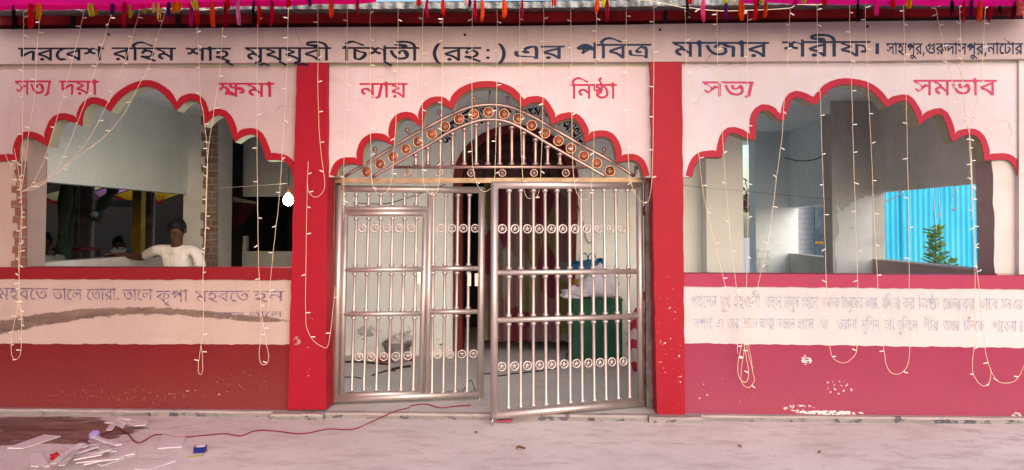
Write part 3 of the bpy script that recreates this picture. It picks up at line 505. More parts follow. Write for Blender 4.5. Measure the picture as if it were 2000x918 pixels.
# lower walls: dado, lettered band and sill stacked one on the other
def lower_wall(x0, x1, ysill, yband, ydado, ybase, mats, seed):
    L1 = jit((x0, yband[0]), (x1, yband[1]), 60, .9, seed); L2 = jit((x0, ydado[0]), (x1, ydado[1]), 70, 1.1, seed+1)
    L0 = [(x0, ysill[0]), (x1, ysill[1])]; L3 = [(x0, ybase[0]), (x1, ybase[1])]
    off = Vector((0, .14, 0))
    a = part('dado', MB().prism(pm(L2, 0) + pm(L3[::-1], 0), off), mats[0], mats[3])
    b = part('lettered_band', MB().prism(pm(L1, 0) + pm(L2[::-1], 0), off), mats[1], mats[4])
    c = part('sill', MB().prism(pm(L0, -.012) + pm(L1[::-1], -.012), (0, .165, 0)), mats[2], mats[5])
    return a, b, c
dadoL, bandL, sillL = lower_wall(-90, 600, (522, 523.5), (545, 547), (671, 673), (804, 804), (M['red'], M['cream'], M['red_sill'], 'dark red dado with dusty scuffs', 'cream band with worn purple lettering', 'red window sill'), 3)
dadoR, bandR, sillR = lower_wall(1330, 2090, (534.5, 538.5), (559, 566), (670, 681), (817, 827), (M['red_hazed'], M['white_band'], M['red_sill_hazed'], 'red dado with painted-in haze and white chips', 'white band with faint blue lettering', 'red window sill with painted-in haze'), 5)
# pillars
for side, q in (('l', [(580,118),(640,118),(637,800),(562,800)]), ('r', [(1270,112),(1332,112),(1338,812),(1283,812)])):
    le = jitv(q[0], q[3], 34, .9, 7 if side == 'l' else 8); ri = jitv(q[2], q[1], 34, .9, 9)
    q3 = pm(le + ri, -.05)
    b = FZ
    q3 = [Vector((p.x, p.y, max(p.z, b))) for p in q3]
    part('pillar', MB().prism(q3, (0, .40, 0)), M['pillar'])
# beam with the long inscription
bt = jit((-90, 57.5), (1000, 51), 20, .4, 12) + jit((1000, 51), (2090, 36.5), 20, .4, 13)[1:]
bb = [(-90, 125.5), (600, 122), (950, 121.5), (1270, 120.5), (1700, 119), (2090, 113.5)]
beam = part('beam', MB().prism(pm(bt, -.06) + pm(bb[::-1], -.06), (0, .26, 0)), M['beam'], 'long lettered beam over the arches')

# ------------------------------------------------------------------ scalloped arch panels
def arch(lobes, outline, mats, nsamp=14, wide=12.5, tip=16):
    """lobes: lists of pixels along the lower edge of the red border, tip to tip"""
    ls = []
    for L in lobes:
        P = spl2(L, 6)
        # even resample
        d = [0]
        for i in range(1, len(P)): d.append(d[-1] + math.dist(P[i], P[i-1]))
        Q = []
        j = 0
        for k in range(nsamp + 1):
            s = d[-1]*k/nsamp
            while j < len(d) - 2 and d[j+1] < s: j += 1
            t = (s - d[j]) / max(1e-6, d[j+1]-d[j])
            Q.append((P[j][0] + (P[j+1][0]-P[j][0])*t, P[j][1] + (P[j+1][1]-P[j][1])*t))
        ls.append(Q)
    def nrm(a, b):
        dx, dy = b[0]-a[0], b[1]-a[1]; l = math.hypot(dx, dy) or 1
        return (dy/l, -dx/l)             # left to right: this points up
    inner, outer = [], []
    for i, Q in enumerate(ls):
        N = [nrm(Q[max(k-1, 0)], Q[min(k+1, nsamp)]) for k in range(nsamp+1)]
        def bis(A, B):
            x, y = A[0]+B[0], A[1]+B[1]; l = math.hypot(x, y) or 1; return (x/l, y/l)
        b0 = bis(nrm(ls[i-1][-2], ls[i-1][-1]), N[0]) if i else None
        b1 = bis(N[-1], nrm(ls[i+1][0], ls[i+1][1])) if i < len(ls)-1 else None
        O = []
        for k in range(nsamp+1):
            w, nx, ny, u = wide, N[k][0], N[k][1], k/nsamp
            for bb_, f in ((b0, max(0, 1-u/.3)), (b1, max(0, 1-(1-u)/.3))):
                if bb_ and f > 0:
                    nx, ny = nx*(1-f)+bb_[0]*f, ny*(1-f)+bb_[1]*f
                    l = math.hypot(nx, ny) or 1; nx, ny = nx/l, ny/l; w = wide*(1-f)+tip*f
            O.append((Q[k][0]+nx*w, Q[k][1]+ny*w))
        s = 1 if inner else 0
        inner += Q[s:]; outer += O[s:]
    P = pm(outline[0] + [(x, y) for x, y in reversed(inner)] + outline[1], 0.0)
    pan = obj('arch_panel', MB().prism(P, (0, .12, 0)), mats[0], shrine)
    # limewashed underside, a hair inside the cut edge
    so_ = MB(); n = len(inner); off = []
    for k in range(n):
        nx, ny = nrm(inner[max(k-1, 0)], inner[min(k+1, n-1)]); off.append((inner[k][0] - nx*.9, inner[k][1] - ny*.9))
    I = pm(off, 0.0)
    vs = [p + Vector((0, .003, 0)) for p in I] + [p + Vector((0, .117, 0)) for p in I]
    so_.add(vs, [(i, i+1, n+i+1, n+i) for i in range(n-1)])
    obj('soffit', so_, mats[2], pan)
    rb = MB(); fi, fo = pm(inner, -.004), pm(outer, -.004); n = len(fi)
    rb.add(fi + fo + [p + Vector((0,.006,0)) for p in fi] + [p + Vector((0,.006,0)) for p in fo],
           [(i, i+1, n+i+1, n+i) for i in range(n-1)] + [(2*n+i+1, 2*n+i, i, i+1) for i in range(n-1)] + [(n+i, n+i+1, 3*n+i+1, 3*n+i) for i in range(n-1)])
    obj('painted_border', rb, mats[1], pan)
    return pan
LL = [[(-60,346),(-52,328),(-35,317),(-10,315),(10,314),(38,313)],
 [(38,313),(38,290),(44,273),(57.6,268.5),(75,275.5),(94,286)],
 [(94,286),(99,263),(108,240),(123,233),(140,238),(160.5,246)],
 [(160.5,246),(161.6,230),(166.7,213),(180.5,202),(198,206.5),(215.5,218)],
 [(215.5,218),(228,200),(250.6,180),(275.7,170),(296,169.7),(321,185),(344.5,215.4)],
 [(344.5,215.4),(362.5,198.4),(377,195),(390,203),(396,224.6),(398.4,246)],
 [(398.4,246),(414.8,229.5),(431,224.6),(444,237.6),(452,260.5),(459,277)],
 [(459,277),(477,265),(496.5,263),(508,277),(516,300),(521,313)],
 [(521,313),(535.7,312),(555,315),(567,328),(573,346)]]
LM = [[(656,345),(660.7,330),(668,321.7),(683.6,319.5),(707.6,323)],
 [(707.6,323),(709,302),(713,284.6),(725,273.7),(740,272.6),(755.5,278),(769.7,284)],
 [(769.7,284),(770.8,267),(773,245),(781.7,233.4),(797,230.6),(810,239),(823,249)],
 [(823,249),(828,230),(833,212.7),(842.7,203),(858,200.7),(871,207),(884,213)],
 [(884,213),(891.7,197),(908,181),(932.4,172),(963,171),(989.6,178.7),(1005,192),(1021.5,210)],
 [(1021.5,210),(1033.6,203),(1049,199.6),(1060,205),(1070,221.6),(1077.6,243.6)],
 [(1077.6,243.6),(1093,237),(1110.6,231.5),(1124,234.8),(1135,250),(1143.6,280)],
 [(1143.6,280),(1157,271),(1174.4,266.7),(1190,271),(1199.7,287.6),(1204,316.7)],
 [(1204,316.7),(1218.4,315),(1236,313),(1249,321.7),(1257,346)]]
LR = [[(1351,346),(1357.6,324),(1367.6,310.5),(1382.7,306.8),(1409,307.5)],
 [(1409,307.5),(1413,290.5),(1417.7,270),(1427.8,260),(1442.8,263),(1457.8,270),(1475.4,273)],
 [(1475.4,273),(1476.6,250),(1478.4,228),(1490,215.8),(1505.5,220),(1515.5,230),(1530.5,237)],
 [(1530.5,237),(1536.8,223),(1543,200),(1553,189.7),(1568,193),(1580.7,200),(1594.4,204)],
 [(1594.4,204),(1605.7,190),(1620.8,174),(1640.8,165.7),(1662.5,165.7),(1690,171.4),(1710,185),(1732.7,210)],
 [(1732.7,210),(1747.8,201.5),(1767.8,196.5),(1778,205),(1788,223),(1795.4,244)],
 [(1795.4,244),(1815.4,230),(1835.5,223),(1845.5,235),(1854,260),(1860.6,278)],
 [(1860.6,278),(1875.6,268),(1898,263),(1913,273),(1919.5,293),(1923,314)],
 [(1923,314),(1940.8,313),(1963,311.8),(1978,320.5),(1989,347)]]
panL = arch(LL, ([(-90,110),(600,110),(600,521),(576,521),(574,400)], [(-90,346)]), (M['pink_shaded'], M['border'], M['soffit']))
panM = arch(LM, ([(625,110),(1290,110),(1290,348)], [(625,348)]), (M['pink'], M['border'], M['soffit']))
panR = arch(LR, ([(1325,106),(1989.5,104),(1989.5,330)], [(1325,346)]), (M['pink_lit'], M['border_hazed'], M['soffit']))
for o, t in ((panL, 'pink panel with the left scalloped arch'), (panM, 'pink panel with the scalloped arch over the gate'), (panR, 'pink panel, brighter light in its paint, with the right scalloped arch')): o['label'] = t

# ------------------------------------------------------------------ lettering (outlines of the letters, 622 units from baseline to headline)
LIG = [('\u0995\u09cd\u09b7','K'),('\u09b7\u09cd\u09a0','T'),('\u09a4\u09cd\u09b0','R'),('\u09b0\u09c1','U'),('\u0997\u09c1','G'),('\u09b9\u09c1','H'),
       ('\u09a8\u09cd\u09a7','D'),('\u09a4\u09cd\u09ae','M'),('\u09b2\u09cd\u09b2','L'),('\u09b8\u09cd\u09b8','S\u09b8'),('\u09aa\u09cd\u09b0','P'),('\u09cd\u09af','Y'),('\u09af\u09bc','\u09df')]
PRE = '\u09bf\u09c7'
MARK = '\u09c1\u09c2\u09c3\u09cd\u0981r'
def shape(s):
    s = s.replace('\u200c', '!').replace('\u09cd!', '\u09cd\u200b')
    for a, b in LIG: s = s.replace(a, b)
    s = s.replace('\u200b', '').replace('\u09cb', '\u09c7\u09be')
    out = []
    for c in s:
        if c in PRE:
            i = len(out) - 1
            while i > 0 and (out[i] in MARK or out[i] == 'Y' or out[i-1] == 'S'): i -= 1
            out.insert(max(i, 0), c)
        else: out.append(c)
    return out
def glyph_tris(c, bold):
    adv, cs = GL[c]
    loops, res = [], []
    for q in cs:
        p = [(q[i], q[i+1]) for i in range(0, len(q), 2)]; n = len(p)
        w = []
        for i in range(n):
            a, b, d = p[i-1], p[i], p[(i+1) % n]
            n1 = Vector((-(b[1]-a[1]), b[0]-a[0])); n2 = Vector((-(d[1]-b[1]), d[0]-b[0]))
            if n1.length: n1.normalize()
            if n2.length: n2.normalize()
            m = n1 + n2
            m = m.normalized() if m.length > .3 else n1
            w.append((b[0] + m.x*bold, b[1] + m.y*bold))
        loops.append(w)
    # fill by horizontal slices with the non-zero winding rule, so that overlapping strokes stay solid
    E = []
    for w in loops:
        for a, b in zip(w, w[1:] + w[:1]):
            if abs(a[1] - b[1]) > 1e-6: E.append((a, b, 1) if a[1] < b[1] else (b, a, -1))
    ys = sorted({round(p[1], 2) for w in loops for p in w})
    lv = [ys[0]]
    for y in ys[1:]:
        if y - lv[-1] < .8: continue
        n = max(1, int((y - lv[-1]) / 45)); o = lv[-1]
        lv += [o + (y - o)*(q+1)/n for q in range(n)]
    xa = lambda e, y: e[0][0] + (e[1][0]-e[0][0])*(y-e[0][1])/(e[1][1]-e[0][1])
    for y0, y1 in zip(lv, lv[1:]):
        ym = (y0+y1)/2; act = sorted([(xa(e, ym), e) for e in E if e[0][1] < ym < e[1][1]], key=lambda t: t[0])
        wn_, st = 0, None
        for x_, e in act:
            if wn_ == 0: st = e
            wn_ += e[2]
            if wn_ == 0:
                q = [(xa(st, y0), y0), (xa(e, y0), y0), (xa(e, y1), y1), (xa(st, y1), y1)]
                res.append(q)
    return adv, res
def letters(mb, word, place, bold=10, drop=0.0, rng=None):
    """place(u, v, k): u across the word 0..1, v from baseline 0 to headline 1, k = tiny lift that keeps letters from lying in one plane"""
    x = 0; G = []
    for c in shape(word):
        if c not in GL: continue
        a, t = glyph_tris(c, bold); G.append((x, t)); x += a
    xs = [x0 + p[0] for x0, t in G for q in t for p in q]
    lo, hi = min(xs), max(xs)
    for k, (x0, t) in enumerate(G):
        for q in t:
            mb.add([place((x0 + p[0] - lo) / (hi - lo), p[1] / 622.0, k % 3) for p in q], [(0, 1, 2, 3)])
def words(parent, mat, Y, L, bold=10, name='lettering', label=None, wob=.6):
    r = random.Random(len(L) + int(abs(L[0][1])))
    for (w, x0, x1, yt, yb) in L:
        dt, sl_ = r.uniform(-wob, wob), r.uniform(-wob, wob); mb = MB()
        def place(u, v, k):
            px = x0 + (x1 - x0) * u; py = yb + (yt - yb) * v + dt + sl_ * (u - .5)
            p = at(px, py, Y); p.y -= .0008 * k
            return p
        letters(mb, w, place, bold)
        obj('painted_word', mb, mat, parent, label)
BY = -.06 - .0015
words(beam, M['ink'], BY, [('দরবেশ',35,203,93.5,118),('রহিম',218,344,93.5,118),('শাহ্',362,457,93.5,118),('মূয্\u200cযূবী',478,652,92.5,118),('চিশ্তী',668,824,92,118),('(রহঃ)',845,988,92,118)], 12, label='navy lettering')
words(beam, M['ink_blue'], BY, [('এর',1004,1103,90,115),('পবিত্র',1125,1272,86.5,114),('মাজার',1313,1502,82.5,111),('শরীফ',1527,1700,80.5,110),('।',1710,1717,85,106),('সাহাপুর,',1731,1806,85,106),('গুরুদাসপুর,',1807,1927,85,106),('নাটোর',1928,1998,84,105)], 12, label='blue lettering')
PY = -.0015
words(panL, M['pinkink'], PY, [('সত্য',29,100,158,186),('দয়া',115,193,158,185),('ক্ষমা',425,536,162,189)], 9, label='crimson lettering')
words(panM, M['pinkink'], PY, [('ন্যায়',702,796,162,190),('নিষ্ঠা',1114,1205,164,192)], 9, label='crimson lettering')
words(panR, M['pinkink_r'], PY, [('সভ্য',1372,1472,160,189),('সমভাব',1784,1947,156,186)], 9, label='pink lettering')
words(bandL, M['faded'], PY, [('মহবতে',-4,94,563,586),('তালে',102,161,564,586),('তোরা.',168,232,565,587),('তালে',240,298,566,588),('কৃপা',304,368,567,589),('মহবতে',381,488,568,589),('হন',494,556,569,589),
     ('মহবতে',415,478,609,620),('তালে',486,552,610,621)], 2, label='worn purple lettering', wob=1.2)
words(bandR, M['faded_r'], PY, [('পাইলেন',1350,1400,579,601),('মুখ',1407,1427,579,601),('ইহগুনী',1433,1485,579,602),('বহুস',1494,1527,580,602),('মানুষ',1531,1561,580,602),('হইলে',1565,1599,580,602),('সমাকি',1604,1640,581,602),('মানুষের',1643,1686,581,603),('কাম.',1690,1717,581,603),('যদি',1723,1742,581,603),('না',1745,1759,581,603),('কর',1763,1787,582,604),('নিষ্ঠা',1792,1836,582,604),('তোমার',1842,1877,583,605),('কর',1880,1904,583,605),('যাবে',1912,1950,584,605),('মন',1956,1976,584,605),('এর',1979,1997,585,605),
     ('তপাই',1354,1392,622,641),('এ',1398,1413,622,641),('তার',1420,1443,622,642),('মানে',1452,1480,622,642),('আত্মা',1483,1513,622,642),('সন্ধান',1516,1553,623,643),('প্রাম',1558,1590,623,643),('তা',1604,1618,624,643),('তরানা',1635,1674,624,644),('মুশিদ',1682,1718,625,645),('তাং',1728,1748,625,645),('তুলিলে',1752,1793,626,646),('পীর',1802,1834,626,646),('অধর',1842,1875,626,646),('চাঁদকে',1882,1923,627,647),('পাবেনা',1938,1986,627,648),('।',1993,1997,627,648)], 2, label='faint blue lettering', wob=.8)
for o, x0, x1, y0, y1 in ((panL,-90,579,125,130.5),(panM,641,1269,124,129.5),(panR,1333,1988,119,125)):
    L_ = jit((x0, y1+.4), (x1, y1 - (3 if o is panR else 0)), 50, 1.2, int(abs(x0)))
    obj('olive_strip', MB().prism(pm([(x0, y0-3), (x1, y0 - (7 if o is panR else 3))] + L_[::-1], -.002), (0, .003, 0)), M['soffit'], o)  # olive strip along the top of each panel, below the beam

# ------------------------------------------------------------------ inside the shrine
XL = at(88, 440, .28).x
XR = at(1906, 440, .28).x
CZ = 2.69
part('ceiling', MB().box((XLEFT, .13, CZ), (XR + .12, 6.2, CZ + .14)), M['ceiling'])
# end piers of the facade
pier = part('end_pier', MB().box((XLEFT, .03, -.05), (XL, .29, CZ)), M['pier'], 'peach plastered pier with exposed bricks')
jag = []
for i in range(14):
    y = 318 + i * 14.8; x = (24 if i % 2 else 31) + random.uniform(-3, 3)
    jag += [(x, y), (x + random.uniform(-1, 1), y + 14.0)]
obj('exposed_brick', MB().prism(pm(jag + [(50.5, 524), (50.5, 314)], .022), (0, .012, 0)), M['brick'], pier)
ppr = part('end_pier', MB().box((XR, .03, -.05), (XRIGHT, .27, CZ)), M['pier_brown'], 'brown grey pier at the right end')
lj = spl2(jitv((1938, 300), (1944, 534), 12, 2.2, 21), 4)
obj('plaster_face', MB().prism(pm(lj + [(2090, 536), (2090, 300)], .024), (0, .010, 0)), M['pier_r'], ppr, 'white plaster face')
part('end_pillar', MB().prism(pm([(1990.5,116.5),(2090,113),(2090,537),(1990.5,536)], -.02), (0, .045, 0)), M['pier_r'], 'cream pillar edge at the right end')
# left side wall: hanging upper wall, parapet, brick column, opening between
zb = atX(220, 366.5, XL).z
Yc = atX(366, 440, XL).y
part('hanging_wall', MB().box((XL - .12, .285, zb), (XL, Yc, CZ)), M['grey_drop'], 'pale green upper side wall')
zp = atX(150, 508.5, XL).z
pl = part('parapet', MB().box((XL - .14, .285, 0), (XL, Yc, zp)), M['pier_r'], 'white topped low side wall')
a_, b_ = atX(109, 515, XL), atX(146, 515, XL)
obj('cement_patch', MB().box((XL - .143, a_.y, zp - .06), (XL + .003, b_.y, zp + .004)), M['cement'], pl)
c425 = at(424, 440, Yc).x
cl = part('column', MB().box((XL - .05, Yc, -.05), (c425, Yc + .40, CZ)), M['cement'], 'grey corner column with bare bricks')
bj = []
for i in range(19):
    y = 228 + i * 15.6; x = (399 if i % 2 else 393) + random.uniform(-3, 3)
    bj += [(x, y), (x, y + 15)]
obj('bare_brick', MB().prism(pm(bj + [(424.6, 524), (424.6, 222)], Yc - .012), (0, .014, 0)), M['brick_dark'], cl)
Xch0 = at(600, 440, 2.35).x
Xch1 = at(1452, 440, 2.35).x
# dark rear of the left verandah
yb_ = 4.3
part('side_wall', MB().box((XL - .13, Yc + .41, -.05), (XL, 6.1, CZ)), M['shade_wall'])
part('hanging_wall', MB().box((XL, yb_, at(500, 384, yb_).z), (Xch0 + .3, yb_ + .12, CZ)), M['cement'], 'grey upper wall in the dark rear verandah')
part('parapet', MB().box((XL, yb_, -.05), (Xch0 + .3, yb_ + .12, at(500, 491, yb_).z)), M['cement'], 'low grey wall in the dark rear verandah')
part('back_wall', MB().box((XL - .1, 6.1, -.05), (Xch0 + .3, 6.2, CZ)), M['shade_wall'])
# central chamber with its arched doorway
YW = 2.35
dl, dr, spr = 903, 1112, 350
cxd, rxi, ryi = (dl + dr) / 2, (dr - dl) / 2, 90
arc_i = [(cxd - rxi * math.cos(math.pi * i / 28), spr - ryi * math.sin(math.pi * i / 28)) for i in range(29)]
rxo, ryo = rxi + 18, ryi + 16
arc_o = [(cxd - rxo * math.cos(math.pi * i / 28), spr - ryo * math.sin(math.pi * i / 28)) for i in range(29)]
zf = FZ - .03
def dn(x, Y=YW):
    p = at(x, 600, Y); return Vector((p.x, Y, zf))
wl = [Vector((Xch0, YW, zf)), Vector((Xch0, YW, CZ + .02)), Vector((Xch1, YW, CZ + .02)), Vector((Xch1, YW, zf)), dn(dr)] + pm(arc_i[::-1], YW) + [dn(dl)]
M['chamber'] = plaster('pale_grey_chamber_paint', (.80,.81,.785,1), (.52,.55,.50,1), .26, chips=(.055,.06,.045,1), chip_level=.60, chip_scale=5, low=(.12,.50))
part('chamber_wall', MB().prism(wl, (0, .16, 0)), M['chamber'], 'pale grey inner wall with mould near the floor')
part('chamber_wall', MB().box((Xch1 - .12, YW + .162, zf), (Xch1, 6.2, CZ)), M['grey_in'])
part('chamber_wall', MB().box((Xch0, YW + .162, zf), (Xch0 + .12, 6.1, CZ)), M['cement'])
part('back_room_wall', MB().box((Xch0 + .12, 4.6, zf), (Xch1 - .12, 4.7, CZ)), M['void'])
part('chamber_column', MB().box((at(1380, 440, 2.13).x, 2.13, zf), (at(1451, 440, 2.13).x, YW + .02, CZ)), M['grey_in'])
sur = part('door_surround', MB().prism([dn(dl - 18, YW - .03)] + pm(arc_o, YW - .03) + [dn(dr + 6, YW - .03), dn(dr, YW - .03)] + pm(arc_i[::-1], YW - .03) + [dn(dl, YW - .03)], (0, .20, 0)), M['doorred'], 'dark red arched door surround')
M['fan'] = plain('dark_carved_wood', (.045,.014,.012,1), .45, var=.4, scale=10)
fan = MB().prism(pm([(cxd - (rxi-1)*math.cos(math.pi*i/24), spr - (ryi-1)*math.sin(math.pi*i/24)) for i in range(25)], YW + .12), (0, .03, 0))
for q in (.42, .62, .82):
    fan.tube([at(cxd - rxi*q*math.cos(math.pi*i/20), spr - ryi*q*math.sin(math.pi*i/20), YW + .115) for i in range(21)], .018, 6)
part('fanlight', fan, M['fan'], 'dark carved wooden fanlight', )
def place_arc(u, v, k):
    a = R(151) + (R(29.5) - R(151)) * u
    ca, sa = math.cos(a), math.sin(a)
    rx, ry = 148 + 25 * v, 131 + 25 * v
    p = at(1003 + rx * ca, 349 - ry * sa, YW - .0015); p.y -= .0006 * k
    return p
ml = MB(); letters(ml, 'আস্সালামুআলাইকুম ইয়া অলিআল্লাহ'.replace(' ', ''), place_arc, 22)
part('wall_lettering', ml, M['ink'], 'navy greeting lettered in an arc over the inner door')
# right verandah: columns, hanging walls, parapets on the open side
zb2 = atX(1800, 367, XR).z
Y1 = at(1706, 440, 0); Yk = None
Yk = atX(1705, 440, XR).y
part('hanging_wall', MB().box((XR, .275, zb2), (XR + .12, Yk + .02, CZ)), M['cement'], 'grey upper side wall over the blue fence')
zp2 = atX(1800, 518, XR).z
q = part('parapet', MB().box((XR, .275, -.05), (XR + .14, Yk, zp2)), M['pier_brown'], 'low side wall in front of the blue fence')
obj('coping', MB().box((XR - .004, .276, zp2), (XR + .15, Yk, zp2 + .012)), M['pier_r'], q)
xk0 = at(1626, 440, Yk).x
col = part('column', MB().box((xk0, Yk, -.05), (XR + .12, Yk + .24, CZ)), M['cement_col'], 'grey cement column in the right verandah')
lime = spl2(jitv((1640, 385), (1632, 534), 9, 5, 31), 5)
obj('limewash_patch', MB().prism(pm([(1703.5, 379), (1698, 384), (1692, 382), (1686, 388), (1679, 387), (1672, 394), (1665, 394), (1658, 403), (1651, 405), (1645, 416)] + lime[4:] + [(1703.5, 534)], Yk - .003), (0, .004, 0)), M['lime'], col, 'bluish limewash on the lower column')
Yk2 = atX(1541, 440, XR).y
part('hanging_wall', MB().box((XR, Yk + .24, atX(1560, 404, XR).z), (XR + .12, Yk2, CZ)), M['cement_blue'], 'bluish upper side wall beyond the column')
zp3 = atX(1560, 499, XR).z
q = part('parapet', MB().box((XR, Yk + .24, -.05), (XR + .14, Yk2, zp3)), M['cement'], 'low wall beyond the column')
obj('coping', MB().box((XR - .004, Yk + .242, zp3), (XR + .15, Yk2, zp3 + .014)), M['pier_r'], q)
xk2 = at(1476, 440, Yk2).x
col2 = part('column', MB().box((xk2, Yk2, -.05), (XR + .12, Yk2 + .3, CZ)), M['cement_blue'], 'limewashed far column with bricks at its foot')
obj('bare_brick', MB().prism(pm([(1479, 486), (1503, 484), (1506, 500), (1503, 512), (1507, 534), (1479, 534)], Yk2 - .01), (0, .012, 0)), M['brick_white'], col2)
part('cross_beam', MB().box((Xch1, Yk2 - .02, at(1495, 272, Yk2).z), (XR + .1, Yk2 + .26, CZ)), M['cement_blue'])
part('cross_beam', MB().box((xk0 - .02, Yk + .01, CZ - .12), (XR + .1, Yk + .22, CZ + .01)), M['ceiling'])
part('far_wall', MB().box((Xch1 - .1, 9.2, -.05), (xk2 + .45, 9.3, at(1462, 415, 9.2).z)), M['soffit'], 'greenish wall at the far end')
part('parapet', MB().box((Xch1 - .1, 8.0, -.05), (xk2 + .5, 8.12, at(1462, 487, 8.0).z)), M['cement_blue'], 'far end parapet')

# ------------------------------------------------------------------ roof edge
def strip(t, b, Y, dep): return MB().prism(pm(t, Y) + pm(b[::-1], Y), (0, dep, 0))
part('roof_plate', strip([(-90,31),(500,27),(1000,25),(1250,21),(1750,14),(2090,10)], [(-90,49),(500,45),(1000,44),(1250,40),(1500,36),(1750,33.5),(2090,29)], -.04, .10), M['fascia'], 'red oxide roof plate')
part('gap_shade_strip', strip([(-90,8),(1000,2),(2090,-12)], [(-90,58),(500,54),(1000,52),(1250,48),(1500,44),(2090,37)], .07, .08), M['darkwood_and_shade'])  # near-black strip painted in for the shaded gap above the beam
tb = [(-90,21),(500,18),(1000,16),(1250,12),(1750,6),(2090,2)]; tt = [(-90,6),(500,5),(1000,4),(1250,0),(1750,-5),(2090,-10)]
n_ = 160
def tin(i, j):
    u = j; x = -90 + 2180 * i
    def yv(P):
        for (a, b), (c, d) in zip(P, P[1:]):
            if a <= x <= c: return b + (d - b) * (x - a) / (c - a)
        return P[-1][1]
    w = math.sin(i * 2 * math.pi * 90) * .006
    p = at(x, yv(tb) + (yv(tt) - yv(tb)) * u, -.5); return Vector((p.x, -.5 + w, p.z))
fl_ = MB().grid(tin, 540, 2)
part('tin_flashing', fl_, M['tin'], 'weathered tin roof edge')
e0, e1 = at(-90, 19, -.495), at(2090, 2, -.495)
sh = MB()
a = [Vector((e0.x, -.495, e0.z)), Vector((e1.x, -.495, e1.z)), Vector((e1.x, .3, e1.z + .15)), Vector((XR + .2, .3, e1.z + .15)), Vector((XR + .2, 6.4, e1.z + 1.2)), Vector((e0.x, 6.4, e0.z + 1.2))]
sh.prism(a, (0, 0, .012))
part('roof_sheet', sh, M['tin'])
for x in (28, 141, 347, 497, 1300, 1680):
    t = [31, 29, 28, 27, 20, 15][(28, 141, 347, 497, 1300, 1680).index(x)]
    p0, p1 = at(x - 3.4, t - 6, -.055), at(x + 3.4, t + 26, -.055)
    part('rafter_end', MB().box((p0.x, -.06, p1.z), (p1.x, -.035, p0.z)), M['darkwood_and_shade'])
# small weep holes / nails on the beam
for x, y, w in ((212,67.5,5), (908,68,5.5), (1289,58,5), (1694,51.5,5.5)):
    p = at(x, y, -.0615)
    part('drain_hole', MB().lathe((p.x, -.0625, p.z), (0, 1, 0), [(0, w/520), (.004, w/520)], 10), M['black'])

# ------------------------------------------------------------------ steel gate
GY = .17
def ring(mb, c, ax, ay, r, t, n=16):
    pts = [c + ax * (r*math.cos(2*math.pi*i/n)) + ay * (r*math.sin(2*math.pi*i/n)) for i in range(n+1)]
    return mb.tube(pts, t, 6, caps=False)
def star(mb, c, ax, ay, an, r, th, rot=0):
    P = []
    for i in range(10):
        a = math.pi/2 + rot + i*math.pi/5; q = r if i % 2 == 0 else r*.42
        P.append(c + ax*(q*math.cos(a)) + ay*(q*math.sin(a)))
    vs = [p - an*th*.3 for p in P] + [c - an*th] + [c + an*th] + [p + an*th*.3 for p in P]
    fs = [(i, 10, (i+1) % 10) for i in range(10)] + [(12+(i+1) % 10, 11, 12+i) for i in range(10)] + [(i, (i+1) % 10, 12+(i+1) % 10, 12+i) for i in range(10)]
    return mb.add(vs, fs)
def baluster(parent, a, b, r=.0115):
    a, b = Vector(a), Vector(b); d = (b-a); L = d.length; d.normalize()
    pr = [(0, r*.9), (.004, r*1.75), (.018, r*1.75), (.026, r*1.1), (.03, r)]
    prof = pr + [(L - x, q) for x, q in reversed(pr)]
    return obj('baluster', MB().lathe(a, d, prof, 8), M['copper' if parent is arch_t else 'steel'], parent)
AX, AZ, AN = Vector((1,0,0)), Vector((0,0,1)), Vector((0,-1,0))
c_ = at(955, 352, GY)
arch_t = thing('gate_arch', c_, 'pointed steel grille with round gilt medallions fixed over the double gate', 'gate grille')
def G(x, y, dy=0.0): return at(x, y, GY + dy)
obj('transom', MB().obox((at(646,352.5,GY) + at(1261,352.5,GY))/2, ((at(1261,352.5,GY) - at(646,352.5,GY)).x/2, 0, 0), (0,.022,0), (0,0,.0185)), M['brass'], arch_t, 'golden brown crossbar')
outer = [(672.7,345),(733.7,308.6),(801,267),(862,234),(884,223),(906,213.3),(932.4,206.6),(959,204.6),(985,206.6),(1016,216),(1060,239),(1126,277.7),(1192,314),(1239,344)]
innr = [(727,346),(770,321),(814,295.5),(840,281),(884,254.6),(928,237.5),(959,233.7),(989.6,237.5),(1027,254.6),(1082,287.6),(1148,325),(1184,346)]
obj('outer_tube', MB().tube(spline([G(*p) for p in outer], 5), .0135, 10), M['copper'], arch_t)
obj('inner_tube', MB().tube(spline([G(*p) for p in innr], 5), .0125, 10), M['copper'], arch_t)
obj('tie_rail', MB().tube([G(769, 326.5), G(1147, 326.5)], .0125, 10), M['copper'], arch_t)
def yat(P, x):
    for (a, b), (c, d) in zip(P, P[1:]):
        if a <= x <= c: return b + (d-b)*(x-a)/(c-a)
for x in (812,836,860,884,907,930,953,976,999.5,1022.6,1045.7,1069.5,1093.5):
    baluster(arch_t, G(x, 323), G(x, yat(innr, x) + 4), .0125)
